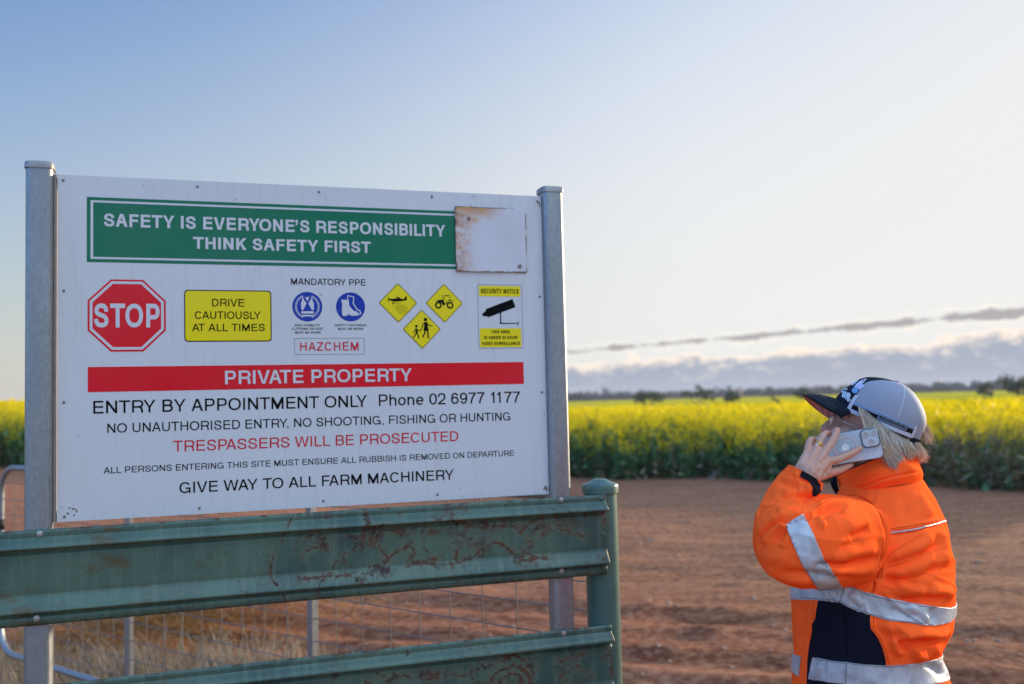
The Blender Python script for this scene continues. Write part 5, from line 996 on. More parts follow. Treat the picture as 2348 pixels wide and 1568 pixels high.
def polyfield(L, P, conv):
    L = np.array([conv(*p) for p in L]); d, _ = polydist(P, np.vstack([L, L[:1]])); ins = np.zeros(len(P), bool)
    for a, b in zip(L, np.roll(L, -1, 0)): c = (a[1] > P[:, 1]) != (b[1] > P[:, 1]); ins ^= c & (P[:, 0] < (b[0] - a[0]) * (P[:, 1] - a[1]) / (b[1] - a[1] + 1e-9) + a[0])
    return np.where(ins, d, -d)
ft = np.where(fore & SVIS, polyfield([(614, 1012), (690, 1052), (742, 1095), (772, 1150), (775, 1215), (720, 1262), (700, 1240), (708, 1175), (672, 1122), (584, 1070)], SPX, z1), -5.0)
V_, T_ = clip_mesh(SV, SF, ft); patch('cuff_tab', MBLK, V_, T_, .0024, sleeve, .0022)
# hem of the cuff: rolled edge with a dark inside
ce = SV.reshape(len(SP), NS, 3)[-1]; cc_ = ce.mean(0); m_ = MB(); inn = cc_ + (ce - cc_) * .90; dn = -ST[-1] * .03; m_.add(np.concatenate([ce, inn + ST[-1] * -.001, inn + dn]), [(i, (i + 1) % NS, NS + (i + 1) % NS, NS + i) for i in range(NS)] + [(NS + i, NS + (i + 1) % NS, 2 * NS + (i + 1) % NS, 2 * NS + i) for i in range(NS)]); m_.build('cuff_lining', MNAVY, sleeve, smooth=True)
# right sleeve hangs on the far side
m_ = MB(); sh = CEN[70] - LFT * .17; m_.tube([sh + (0, 0, .03), sh - LFT * .05 + (0, 0, -.10), sh - LFT * .06 + FWD * .02 + (0, 0, -.26), sh - LFT * .05 + FWD * .07 + (0, 0, -.48)], [.075, .078, .066, .048], 28); m_.build('sleeve', MORANGE, jacket, smooth=True)
# raised welt where the sleeve is set in
TB_ = BVHTree.FromPolygons([tuple(v) for v in TV], [tuple(int(i) for i in f) for f in TF]); SB_ = BVHTree.FromPolygons([tuple(v) for v in SV], [tuple(int(i) for i in f) for f in SF])
def front_pt(q, lift_=.001):
    d = Vector(tuple(at(q[0], q[1], 2.0) - EYEP)).normalized(); best = None
    for T_ in (TB_, SB_):
        h = T_.ray_cast(Vector(tuple(EYEP)), d)
        if h[0] is not None and (best is None or h[3] < best): best = h[3]
    return EYEP + np.array(d) * (best - lift_) if best else None
def welt(name, L, rad, mat, lift_=.001):
    P_ = [front_pt(q, lift_) for q in catmull([z2(*p) for p in L], 9)]; P_ = np.array([p for p in P_ if p is not None])
    for _ in range(4): P_[1:-1] = (P_[:-2] + 2 * P_[1:-1] + P_[2:]) / 4
    m_ = MB(); m_.tube(P_, rad, 8); m_.build(name, mat, jacket, smooth=True)
WL = [(985, 68), (1062, 110), (1130, 192), (1168, 275), (1184, 350), (1174, 450), (1156, 560), (1140, 640), (1130, 722)]
welt('armhole_welt', WL, .0026, MORANGE, .0004); welt('seam', [(x + 9, y) for x, y in WL], .0008, MSTITCH, .0012); welt('seam', [(x - 12, y + 2) for x, y in WL], .0006, MSTITCH, .0008)
welt('seam', [(975, 60), (900, 62), (830, 75), (700, 112), (620, 160)], .0006, MSTITCH, .0006)
# --- collar
def ringc(P_, n=160):
    P_ = np.array([at(*p) for p in P_]); m = len(P_); Q = np.concatenate([P_[-2:], P_, P_[:3]]); t = np.linspace(0, m, n, endpoint=False); return cr_interp(np.arange(-2, m + 3), Q, t)
ctop = [(1918, 1092, 2.445), (1955, 1074, 2.345), (2015, 1050, 2.300), (2070, 1037, 2.312), (2104, 1040, 2.375), (2080, 1036, 2.455), (2010, 1050, 2.485), (1945, 1078, 2.485)]
cmid = [(1922, 1112, 2.447), (1960, 1096, 2.338), (2018, 1074, 2.290), (2076, 1060, 2.302), (2107, 1062, 2.372), (2084, 1062, 2.462), (2012, 1074, 2.492), (1948, 1098, 2.492)]
cbot = [(1928, 1134, 2.450), (1966, 1120, 2.330), (2022, 1100, 2.280), (2082, 1088, 2.292), (2116, 1086, 2.366), (2090, 1092, 2.47), (2016, 1102, 2.50), (1952, 1120, 2.50)]
clow = [(1934, 1150, 2.45), (1972, 1136, 2.335), (2026, 1118, 2.290), (2084, 1108, 2.305), (2112, 1106, 2.366), (2088, 1110, 2.46), (2016, 1122, 2.49), (1955, 1138, 2.49)]
CR = np.array([ringc(p) for p in (ctop, cmid, cbot, clow)]); tt_ = np.linspace(0, 3, 40); CV = cr_interp(np.arange(4), CR.reshape(4, -1), tt_).reshape(40, 160, 3); CF = grid_faces(40, 160)
if (vnormals(CV.reshape(-1, 3), CF)[20 * 160 + 40] @ np.array([0, -1.0, 0])) < 0: CF = CF[:, ::-1]
CV_ = sculpt(CV.reshape(-1, 3), CF, [([(975, 1235), (1150, 1172), (1430, 1082), (1725, 1022)], -3, 3), ([(1600, 860), (1650, 930), (1690, 1000)], -4, 9), ([(1480, 900), (1580, 970), (1700, 990)], 4, 12), ([(1130, 1060), (1300, 1020), (1460, 990)], 3, 12)], z1)
collar = mobj('collar', CV_, CF, MORANGE, jacket, smooth=True)
cen_t = CR[0].mean(0); lin = [CR[0] + np.array([0, 0, .0]), cen_t + (CR[0] - cen_t) * .975 + (0, 0, .0035), cen_t + (CR[0] - cen_t) * .93 + (0, 0, .002), cen_t + (CR[0] - cen_t) * .90 - (0, 0, .07)]
mobj('collar_lining', np.array(lin).reshape(-1, 3), grid_faces(4, 160), MNAVY, collar, smooth=True)
m_ = MB(); m_.tube(catmull([at(1914, 1094, 2.44), at(1911, 1106, 2.43), at(1917, 1124, 2.435), at(1928, 1142, 2.44)], 6), [.004, .0075, .0065, .0035] and np.interp(np.linspace(0, 1, 19), [0, .35, .7, 1], [.003, .008, .006, .003]), 10); m_.build('zip_guard', MNAVY, collar, smooth=True)

# --- head frame
ps, ro = R(16), R(1); c25, s25 = .906, .423
HF = np.array([-c25 * math.cos(ps), c25 * math.sin(ps), s25]); HU0 = np.array([s25 * math.cos(ps), -s25 * math.sin(ps), c25]); HL0 = np.array([-math.sin(ps), -math.cos(ps), 0])
HL = HL0 * math.cos(ro) + HU0 * math.sin(ro); HU = HU0 * math.cos(ro) - HL0 * math.sin(ro); HC = at(2021, 972, 2.392); HS = 2.392 / FPX
def H(f, l, u): return HC + HF * f + HL * l + HU * u
# --- body: one continuous surface (head, neck, torso, arms, hand, legs)
def add_ellip(bm, M4): bmesh.ops.create_icosphere(bm, subdivisions=4, radius=1, matrix=M4)
def frame_mat(c, X, Y, Z_):
    m = Matrix.Identity(4)
    for i in range(3): m[i][0], m[i][1], m[i][2], m[i][3] = X[i], Y[i], Z_[i], c[i]
    return m
def chain(bm, P_, rad, sub=5):
    P_ = [np.array(p, float) for p in P_]; L = catmull([np.append(p, r_) for p, r_ in zip(P_, rad)], sub) if len(P_) > 2 else [np.append(p, r_) for p, r_ in zip(P_, rad)]; L = np.array(L)
    for k, q in enumerate(L): bmesh.ops.create_icosphere(bm, subdivisions=2, radius=max(q[3], .001), matrix=Matrix.Translation(tuple(q[:3])))
    mb_ = MB(); mb_.tube(L[:, :3], L[:, 3], 14)
    vs = [bm.verts.new(tuple(v)) for v in np.concatenate(mb_.V)]
    for f in mb_.F: bm.faces.new([vs[i] for i in f])
bm = bmesh.new()
for c, r_ in (((.006, 0, .008), (.090, .074, .088)), ((.040, 0, -.052), (.063, .060, .072)), ((.030, 0, -.090), (.050, .051, .042)), ((.066, 0, -.116), (.020, .023, .017)), ((.078, 0, -.010), (.027, .050, .017)), ((.058, .038, -.058), (.036, .027, .030)), ((.058, -.038, -.058), (.036, .027, .030)), ((.086, 0, -.084), (.017, .026, .008)), ((.082, 0, -.096), (.016, .022, .009)), ((.088, 0, -.074), (.014, .020, .014)),
              ((.101, .011, -.071), (.010, .008, .008)), ((.101, -.011, -.071), (.010, .008, .008)), ((-.012, .074, -.040), (.020, .008, .030)), ((-.012, -.074, -.040), (.020, .008, .030))): add_ellip(bm, frame_mat(H(*c), HF * r_[0], HL * r_[1], HU * r_[2]))
chain(bm, [H(.092, 0, -.018), H(.104, 0, -.040), H(.113, 0, -.064)], [.010, .0105, .0128])
chain(bm, [H(-.010, 0, -.05), at(2008, 1060, 2.395), at(2012, 1130, 2.40), at(2012, 1200, 2.40)], [.060, .060, .066, .085])
core = [CEN[i] for i in (60, 120, 180, 240, 300)] + [np.array([CEN[-1][0], CEN[-1][1], .80])]; chain(bm, core, [.11, .13, .14, .14, .14, .13])
for s_ in (-1, 1): chain(bm, [CEN[60] + LFT * s_ * .02, CEN[60] + LFT * s_ * .15], [.075, .055])
sh = CEN[70] - LFT * .17; chain(bm, [sh, sh - LFT * .055 + (0, 0, -.12), sh - LFT * .055 + FWD * .02 + (0, 0, -.27), sh - LFT * .05 + FWD * .07 + (0, 0, -.47)], [.05, .046, .040, .030])
hnd = sh - LFT * .05 + FWD * .075 + np.array([0, 0, -.52]); chain(bm, [hnd + (0, 0, .05), hnd], [.028, .034])
for k in range(4): q = hnd + FWD * (.027 - .018 * k); chain(bm, [q, q + (0, 0, -.045), q + FWD * .008 + LFT * .01 + (0, 0, -.08 + .006 * abs(k - 1))], [.010, .0085, .007])
chain(bm, [hnd + FWD * .025, hnd + FWD * .045 + (0, 0, -.03), hnd + FWD * .045 + (0, 0, -.06)], [.012, .010, .008])
for s_ in (-1, 1):
    hp = np.array([CEN[-1][0], CEN[-1][1], .84]) + LFT * s_ * .085; chain(bm, [hp, hp + (0, 0, -.25), hp + (0, 0, -.43), hp + (0, 0, -.74)], [.092, .075, .055, .042]); chain(bm, [hp * np.array([1, 1, 0]) + (0, 0, .06), hp * np.array([1, 1, 0]) + FWD * .12 + (0, 0, .045)], [.04, .035])
chain(bm, [SP[30], SP[90], SP[150]], [.052, .048, .042]); chain(bm, [SP[150], SP[172], SP[215], SP[-1]], [.042, .040, .034, .027])
def zp(x, y, Y): return at(*z3(x, y), Y)
ZR = 2.2 / FPX / (4.696 * 1.74521)                    # metres per pixel of the hand close-up
wr_ = [((455, 1075), (610, 765), 88, 78), ((560, 1135), (738, 775), 98, 84), ((665, 1195), (878, 815), 96, 86), ((745, 1250), (985, 905), 84, 82)]
for (w0, k0, r0, r1), yk in zip(wr_, (2.212, 2.203, 2.200, 2.206)):
    mid = ((w0[0] * .5 + k0[0] * .5) - 6, (w0[1] * .5 + k0[1] * .5)); chain(bm, [at(1846, 1092, 2.135) * .35 + zp(*w0, 2.150) * .65, zp(*w0, 2.155), zp(*mid, 2.176), zp(*k0, yk)], [r0 * ZR * .95, r0 * ZR, (r0 + r1) / 2 * ZR * .98, r1 * ZR])
fing = [[(610, 765, 2.212, 78), (622, 640, 2.224, 68), (662, 525, 2.242, 62), (712, 500, 2.262, 54), (752, 520, 2.283, 45)],
        [(738, 775, 2.203, 82), (800, 640, 2.220, 72), (878, 480, 2.238, 69), (938, 402, 2.258, 60), (1000, 385, 2.278, 54), (1040, 405, 2.298, 46)],
        [(878, 815, 2.200, 84), (965, 690, 2.214, 74), (1066, 552, 2.232, 72), (1128, 420, 2.248, 64), (1172, 338, 2.268, 62), (1140, 330, 2.288, 54), (1102, 352, 2.302, 46)],
        [(985, 905, 2.206, 82), (1140, 892, 2.228, 76), (1315, 826, 2.246, 73), (1480, 742, 2.260, 65), (1598, 668, 2.2695, 54)],
        [(740, 1240, 2.170, 84), (900, 1180, 2.200, 92), (1060, 1125, 2.226, 84), (1190, 1090, 2.246, 76), (1310, 1045, 2.262, 64), (1400, 1008, 2.274, 50), (1446, 990, 2.280, 38)]]
for fg in fing: chain(bm, [zp(a, b, c) for a, b, c, _ in fg], [r_ * ZR for *_, r_ in fg], 6)
chain(bm, [zp(985, 905, 2.206), zp(1000, 1010, 2.208), zp(960, 1130, 2.20)], [78 * ZR, 66 * ZR, 80 * ZR])      # web of the thumb
me = bpy.data.meshes.new('body_parts'); bm.to_mesh(me); bm.free(); bo_ = bpy.data.objects.new('body_parts', me); COL.objects.link(bo_)
rm = bo_.modifiers.new('union', 'REMESH'); rm.mode = 'VOXEL'; rm.voxel_size = .0021
smo = bo_.modifiers.new('soften', 'SMOOTH'); smo.factor = .5; smo.iterations = 5
dg = bpy.context.evaluated_depsgraph_get(); ev = bo_.evaluated_get(dg); m2 = bpy.data.meshes.new_from_object(ev)
nvb = len(m2.vertices); BV = np.empty(nvb * 3, np.float32); m2.vertices.foreach_get('co', BV); BV = BV.reshape(-1, 3).astype(float); nb_ = np.empty(nvb * 3, np.float32); m2.vertices.foreach_get('normal', nb_); nb_ = nb_.reshape(-1, 3).astype(float)
bpy.data.objects.remove(bo_)
# eye sockets, knuckle creases and tendons
def dent(c, r_, amt, dirn=None):
    d = np.linalg.norm(BV - c, axis=1); g_ = np.exp(-(d / r_) ** 2)[:, None]; return g_ * amt * (nb_ if dirn is None else np.asarray(dirn))
BV = BV + dent(H(.094, .034, -.031), .013, -.0065) + dent(H(.094, -.034, -.031), .013, -.0065)
bpx = toview(BV); near_ = (BV[:, 1] < 2.30) & ((nb_ * (EYEP - BV)).sum(1) > 0)
def crease(L, amp, wd): 
    global BV
    d, t = polydist(bpx, [z3(*p) for p in L]); BV = BV + nb_ * (amp * .001 * np.exp(-(d / wd) ** 2) * near_ * np.clip(np.minimum(t, 1 - t) * 6 + .2, 0, 1))[:, None]
for L, a, wd in (([(1010, 560), (1115, 575)], -1.1, 1.6), ([(1015, 590), (1110, 600)], -.7, 1.4), ([(820, 490), (930, 510)], -1.0, 1.6), ([(1280, 860), (1330, 790)], -1.1, 1.6), ([(1300, 885), (1345, 850)], -.9, 1.5), ([(690, 1070), (880, 1085), (1010, 1080)], -.9, 2.2), ([(700, 1100), (840, 1120)], -.7, 2.0), ([(780, 1150), (960, 1110), (1060, 1060)], -1.0, 2.4), ([(560, 1000), (650, 880), (730, 790)], .9, 3.2), ([(640, 1080), (780, 930), (865, 830)], 1.1, 3.0), ([(720, 1130), (870, 1010), (970, 920)], 1.1, 3.2), ([(600, 1040), (700, 920), (800, 790)], -.8, 2.6), ([(690, 1090), (830, 970), (930, 860)], -.9, 2.6), ([(800, 870), (870, 900), (930, 960)], .8, 3.5), ([(1060, 1130), (1085, 1180)], -1.0, 1.8), ([(1230, 1060), (1255, 1110)], -.8, 1.5), ([(900, 960), (880, 900), (840, 860)], .8, 2.4)): crease(L, a, wd)
BF = [tuple(p.vertices) for p in m2.polygons]
BFq = np.array([f for f in BF if len(f) == 4]); 
msk = Mat('skin', (.46, .24, .17), .48, 0, .4); sn = msk.noise(28, 4, .6); sn2 = msk.noise(110, 3, .6); sc1 = msk.mix(msk.ramp(sn, .35, .70), (.51, .295, .21), (.58, .27, .185)); sc1 = msk.mix(msk.math('MULTIPLY', msk.ramp(sn2, .55, .75), .25), sc1, (.36, .15, .095)); msk.color(sc1)
msk.b.inputs['Subsurface Weight'].default_value = .12; msk.b.inputs['Subsurface Radius'].default_value = (.008, .003, .0015); msk.b.inputs['Subsurface Scale'].default_value = .6; msk.bump(msk.math('ADD', msk.noise(420, 3, .6), msk.math('MULTIPLY', msk.noise(150, 2, .5), .7)), .35, .0012); MSKIN = msk.m
body = mobj('body', BV, BFq, MSKIN, person, smooth=True)
# nails
MNAIL = plain('fingernail', (.58, .33, .27), .28, 0, .5, .04)
def nail(c, dirn, up, L, W):
    m_ = MB(); d = dirn / np.linalg.norm(dirn); n_ = up - d * (up @ d); n_ /= np.linalg.norm(n_); s_ = np.cross(d, n_); V = []; nx_, ny_ = 7, 8
    for j in range(ny_ + 1):
        for i in range(nx_ + 1):
            a = -1 + 2 * i / nx_; b = -1 + 2 * j / ny_; k = math.sqrt(max(0, 1 - abs(b) ** 3.5 * .75)); V.append(c + d * b * L + s_ * a * W * k - n_ * (a * k) ** 2 * W * .45)
    m_.add(V, [(j * (nx_ + 1) + i, j * (nx_ + 1) + i + 1, (j + 1) * (nx_ + 1) + i + 1, (j + 1) * (nx_ + 1) + i) for j in range(ny_) for i in range(nx_)]); o = m_.build('fingernail', MNAIL, body, smooth=True); q = o.modifiers.new('t', 'SOLIDIFY'); q.thickness = .0008
nail(zp(1582, 668, 2.2695) + np.array([0, -.0062, .0012]), zp(1640, 640, 2.273) - zp(1520, 715, 2.265), np.array([0, -1, .25]), .0050, .0040)
nail(zp(1420, 990, 2.277) + np.array([0, -.0048, .0015]), zp(1446, 985, 2.280) - zp(1380, 1015, 2.27), np.array([0, -1, .5]), .0045, .0034)
# finger rings
MGOLD = plain('gold', (.75, .50, .16), .2, 1.0, .5, .05); MGEM = Mat('gem', (.86, .84, .86), .05, 0, .8).m
fa = zp(780, 690, 2.214); fb = zp(845, 545, 2.230); fd = fb - fa; fd /= np.linalg.norm(fd); rg = MB(); e1 = np.cross(fd, np.array([0, 1.0, 0])); e1 /= np.linalg.norm(e1); e2 = np.cross(fd, e1)
for k in (-1, 0, 1):
    c = zp(812, 622, 2.2225) + fd * k * .0026; rg.tube([c + (e1 * math.cos(a) + e2 * math.sin(a)) * .0094 for a in np.linspace(0, 2 * math.pi, 33)], .0011, 8, cap=False)
ring_ = rg.build('finger_ring', MGOLD, body, smooth=True); gm = MB(); vd = EYEP - zp(812, 622, 2.22); vd /= np.linalg.norm(vd); c0 = zp(805, 625, 2.2225) + vd * .0098
for a in range(7):
    q = c0 + ((e1 * math.cos(a * 1.047) + fd * math.sin(a * 1.047)) * .0040 if a else 0); gm.lathe(q - vd * .001, vd, [(.0016 + .0006 * (a == 0), 0), (.0022 + .0008 * (a == 0), .0009), (.0014, .0018), (.0004, .0020)], 8)
gm.build('gem_cluster', MGEM, ring_)
# eye behind the glasses
m_ = MB(); m_.tube([H(.0885, .022, -.024), H(.0965, .032, -.0225), H(.0905, .045, -.026), H(.083, .050, -.030)], [.0008, .0013, .0012, .0006], 6); m_.tube([H(.092, .014, -.012), H(.097, .030, -.0065), H(.086, .048, -.010), H(.076, .056, -.016)], [.0016, .0022, .0018, .0008], 6); m_.build('eyebrow', plain('brow_hair', (.10, .075, .06), .7), body, smooth=True)
# glasses
MFRAME = plain('thin_metal_frame', (.42, .38, .33), .3, .9, .5); gl = MB()
for s_ in (1, -1):
    gl.tube([H(.1130 - .010 * abs(math.cos(a) * .5 + .5) ** 2 * .6, s_ * (.033 + .025 * math.cos(a)), -.038 + .0185 * math.sin(a)) for a in np.linspace(0, 2 * math.pi, 37)], .0007, 6, cap=False); gl.tube([H(.106, s_ * .058, -.030), H(.098, s_ * .064, -.029), H(.05, s_ * .0735, -.033), H(.0, s_ * .078, -.036), H(-.02, s_ * .078, -.040)], [.0009, .0012, .0011, .0012, .0014], 8)
gl.tube([H(.1135, .009, -.034), H(.1165, 0, -.031), H(.1135, -.009, -.034)], .0007, 6); glasses = gl.build('glasses', MFRAME, person, smooth=True)
mgl = Mat('lens_glass', (1, 1, 1), .02, 0, .5); mgl.b.inputs['Transmission Weight'].default_value = 1.0; mgl.b.inputs['IOR'].default_value = 1.1
for s_ in (1, -1): m_ = MB(); P_ = [H(.1128 - .010 * abs(math.cos(a) * .5 + .5) ** 2 * .6, s_ * (.033 + .0245 * math.cos(a)), -.038 + .018 * math.sin(a)) for a in np.linspace(0, 2 * math.pi, 28, endpoint=False)]; m_.add(P_, [tuple(range(28))]); m_.build('lens', mgl.m, glasses)

# --- cap
FR_U = np.array([-22, 0, 15, 39, 64, 78, 88, 95, 99, 101.]); FR_R = np.array([112, 113.5, 113, 104, 90, 79, 64, 44, 24, .5]); BK_R = np.array([89, 88.5, 88, 85, 70, 56, 42, 29, 16, .5])
def dome(phi, u, grow=0.0):
    rf = cr_interp(FR_U, FR_R, u); rbk = cr_interp(FR_U, BK_R, u); rs = np.where(u >= 100.9, .5, 80 * np.maximum(1 - np.clip(u / 101.3, 0, 1) ** 2.5, 1e-5) ** (1 / 2.1)); c, s_ = np.cos(phi), np.sin(phi); r1 = np.where(c > 0, rf, rbk); rr = 1 / np.sqrt((c / r1) ** 2 + (s_ / rs) ** 2) + grow
    return HC + (rr * c * HS)[..., None] * HF + (rr * s_ * HS)[..., None] * HL + ((u + grow * .3) * HS)[..., None] * HU
NU, NP = 120, 360; uu = np.concatenate([np.linspace(-19, 90, 90), np.linspace(90.5, 101, 30)]); ph = np.linspace(0, 2 * math.pi, NP, endpoint=False); UU, PP = np.meshgrid(uu, ph, indexing='ij')
DV = dome(PP, UU).reshape(-1, 3); DF = grid_faces(NU, NP)
if (vnormals(DV, DF)[40 * NP + 90] @ HL) < 0: DF = DF[:, ::-1]
DN = vnormals(DV, DF); fl = ((DV - HC) @ HF) / HS; fu = UU.ravel()
fb_ = cr_interp(np.array([-5, 10, 45, 81, 95, 101.]), np.array([82, 81, 76, 57, 26, 2.]), fu); cedge = fu - (-3.5 - 3.0 * np.clip(np.sin(PP.ravel()), -.35, 1)); ffront = np.minimum(fl - fb_, cedge)
MCAPN = cloth('cap_navy_twill', (.014, .017, .028), 1500, .3).m
mm_ = Mat('cap_white_mesh', (.62, .64, .70), .7, 0, .2); a1_, a2_ = mm_.attr('mx'), mm_.attr('my'); cvx = mm_.N('ShaderNodeCombineXYZ'); mm_.L(a1_, cvx.inputs[0]); mm_.L(a2_, cvx.inputs[1])
vh = mm_.voro(1.0, cvx.outputs[0]); mm_.t.nodes[-1]; hole = mm_.ramp(vh, .36, .26)
mm_.color(mm_.mix(mm_.math('MULTIPLY', hole, .88), (.40, .42, .49), (.045, .055, .09))); MMESH = mm_.m
for nd in mm_.t.nodes:
    if nd.type == 'TEX_VORONOI': nd.inputs['Randomness'].default_value = 0.0
cap_ = thing('cap', tuple(HC), None, None); cap_.name = 'cap'
cap_.parent = person; cap_.location = Vector(tuple(HC - origin(person)))
V_, T_ = clip_mesh(DV, DF, ffront); cp = mobj('front_panel', V_ + 0, T_, MCAPN, cap_, smooth=True); q = cp.modifiers.new('t', 'SOLIDIFY'); q.thickness = .0015; q.offset = 1
arch = np.hypot(((DV - HC) @ HL) / HS / 30.0, (fu + 2) / 34.0) - 1; back = ((DV - HC) @ HF) < 0; fm = np.minimum(np.minimum(fb_ - fl, cedge), np.where(back, arch * 12, 20))
V_, T_ = clip_mesh(DV, DF, fm); cm = mobj('mesh_panel', V_, T_, MMESH, cap_, smooth=True)
lv = np.concatenate([[v] for v in (V_ - HC)]); ml = lv @ HF / HS; mu = lv @ HU / HS; mll = lv @ HL / HS; angm = np.arctan2(mll, ml + 1e-6); fattr(cm, 'mx', angm * 27); fattr(cm, 'my', np.where(np.abs(mu) < 200, mu, 0) * .31)
q = cm.modifiers.new('t', 'SOLIDIFY'); q.thickness = .001; q.offset = 1
m_ = MB(); m_.lathe(dome(np.array([0.]), np.array([100.6]))[0] - HU * .001, HU, [(.0075, 0), (.0072, .002), (.005, .0042), (.001, .005)], 18); m_.build('button', plain('cap_button', (.10, .16, .27), .6), cap_, smooth=True)
sm_ = MB(); sm_.tube(dome(np.full(40, R(104)), np.linspace(24, 99.5, 40), 1.0), .0010, 6); sm_.build('crown_seam', plain('seam_tape', (.50, .53, .60), .7), cap_, smooth=True)
def strip(name, p0, p1, u0f, u1f, grow, mat, n=70, k=8, parent=None, thick=.0008):
    P_ = np.linspace(p0, p1, n); A2, B2 = np.meshgrid(P_, np.linspace(0, 1, k), indexing='ij'); U_ = u0f(A2) * (1 - B2) + u1f(A2) * B2 - 3.0 * np.clip(np.sin(A2), -.35, 1); V = dome(A2, U_, grow).reshape(-1, 3); o = mobj(name, V, grid_faces(n, k, False), mat, parent or cap_, smooth=True); s_ = o.modifiers.new('t', 'SOLIDIFY'); s_.thickness = thick; s_.offset = 0; return o
cst = lambda v: (lambda a: np.full_like(a, v)); PA_, PB_ = R(36), R(138)
MRIB = cloth('pale_blue_ribbon', (.24, .31, .45), 1500, .2).m; MWEB = cloth('white_edge_mesh', (.55, .56, .64), 1500, .2).m
strip('sweatband_edge', PA_, PB_, cst(-3.5), cst(5.5), 1.0, MWEB)
strip('black_band', PA_, PB_, cst(5.5), cst(15.5), 1.2, MBLK); strip('ribbon', PA_, PB_, cst(16.0), cst(23.0), 1.5, MRIB)
tagp = strip('tag_patch', R(76), R(123), cst(6.0), cst(20.0), 2.2, cloth('tag_fabric', (.17, .22, .29), 1500, .2).m)
def dome_place(p0, p1, uoff, grow):
    def f(u, v, off): a = np.array([p0 + (p1 - p0) * u]); return dome(a, np.array([uoff + v]) - 3.0 * np.sin(a), grow + off * 1000)[0]
    return f
# lettering on the tag reads front to back
tm = MB(); text_mesh(tm, "#doitfordolly", .04, .96, 0.0, 8.2, .17, .0, place=dome_place(R(76), R(123), 9.2, 3.1)); tm.build('lettering', MBLACK, tagp)
side_tab = strip('side_tab', R(33), R(38), cst(2), cst(38), 1.6, MWEB, 10, 20); strip('back_strap', R(137), R(223), cst(-15), cst(0), 0.6, MBLK, 60, 6, thick=.0016)
strip('strap_edge', R(135), R(139), cst(-4), cst(24), 2.4, MWEB, 6, 14)
surf_px = toview(DV); dvis = (DN * (EYEP - DV)).sum(1) > 0
bvh = BVHTree.FromPolygons([tuple(v) for v in DV], [tuple(int(i) for i in f) for f in DF])
def on_dome(L, off):
    out = []
    for p in L:
        q = at(*z4(*p), 2.0); d = Vector(tuple(q - EYEP)).normalized(); hit = bvh.ray_cast(Vector(tuple(EYEP)), d)
        out.append(np.array(hit[0]) + np.array(hit[1]) * off * (1 if Vector(hit[1]).dot(d) < 0 else -1) if hit[0] is not None else None)
    return [o for o in out if o is not None]
def dense(L, n=6):
    L = [np.array(p, float) for p in L]; return [tuple(L[i] + (L[(i + 1) % len(L)] - L[i]) * k / n) for i in range(len(L)) for k in range(n)]
def fan(mb_, L, off): P_ = on_dome(dense(L), off); c = on_dome([tuple(np.mean(np.array(L), 0))], off)[0]; n_ = len(P_); mb_.add([c] + P_, [(0, 1 + i, 1 + (i + 1) % n_) for i in range(n_)])
em = MB(); fan(em, catmull([(945, 315), (985, 262), (1060, 200), (1160, 165), (1135, 205), (1080, 258), (1000, 300), (945, 315)], 4)[:-1], .0022); fan(em, catmull([(905, 260), (935, 215), (985, 185), (1030, 180), (1000, 215), (950, 262), (905, 285)], 4), .0022); em.build('emblem', plain('pale_embroidery', (.55, .57, .72), .6), cp)
em = MB(); fan(em, catmull([(960, 322), (1000, 285), (1060, 262), (1110, 268), (1122, 300), (1085, 325), (1055, 345), (1045, 362), (1010, 330), (975, 318)], 4), .0024); em.build('emblem', plain('lilac_embroidery', (.50, .46, .68), .6), cp)
em = MB(); fan(em, [(966 + 54 * math.cos(a), 368 + 50 * math.sin(a)) for a in np.linspace(0, 2 * math.pi, 20, endpoint=False)], .0026); em.build('emblem', plain('blue_embroidery', (.16, .33, .60), .6), cp)
em = MB(); MSCR = plain('script_thread', (.50, .62, .76), .6)
for L in ([(748, 405), (752, 375), (790, 352), (830, 350)], [(800, 395), (776, 400), (758, 440), (752, 478), (772, 470), (796, 430), (806, 400), (790, 450), (784, 490), (798, 488)], [(815, 470), (838, 418), (840, 440), (810, 520), (835, 480), (866, 440), (872, 455), (838, 540), (862, 545), (888, 520)], [(836, 448), (858, 420), (862, 432)]):
    P_ = on_dome(catmull(L, 5), .0022)
    if len(P_) > 3: em.tube(P_, .0021, 7)
em.build('script_lettering', MSCR, cp, smooth=True)
# brim
def brim(t_, s_, du=0.0):
    a = s_ * R(40); inn = dome(a, 12 - 15 * s_ ** 2); fo = 88 + 96 * np.cos(s_ * math.pi / 2) ** .62 * np.ones_like(s_); lo = 73 * np.sign(s_) * np.sin(np.abs(s_) * math.pi / 2) ** .75 * (1 - .08 * s_ ** 8); uo = -7 - 14 * s_ ** 2 - 15 * np.maximum(-s_, 0)
    out = HC + (fo * HS)[..., None] * HF + (lo * HS)[..., None] * HL + (uo * HS)[..., None] * HU; P_ = inn * (1 - t_)[..., None] + out * t_[..., None]; return P_ + ((4.5 * np.sin(t_ * math.pi) * (1 - s_ ** 2) + du) * HS)[..., None] * HU
T2, S2 = np.meshgrid(np.linspace(0, 1, 26), np.linspace(-1, 1, 90), indexing='ij'); edge_drop = 0
bt = brim(T2, S2, 2.0).reshape(-1, 3); bu = brim(T2, S2, -1.2).reshape(-1, 3); bf = grid_faces(26, 90, False)
if (vnormals(bt, bf)[13 * 90 + 45] @ HU) < 0: bf = bf[:, ::-1]
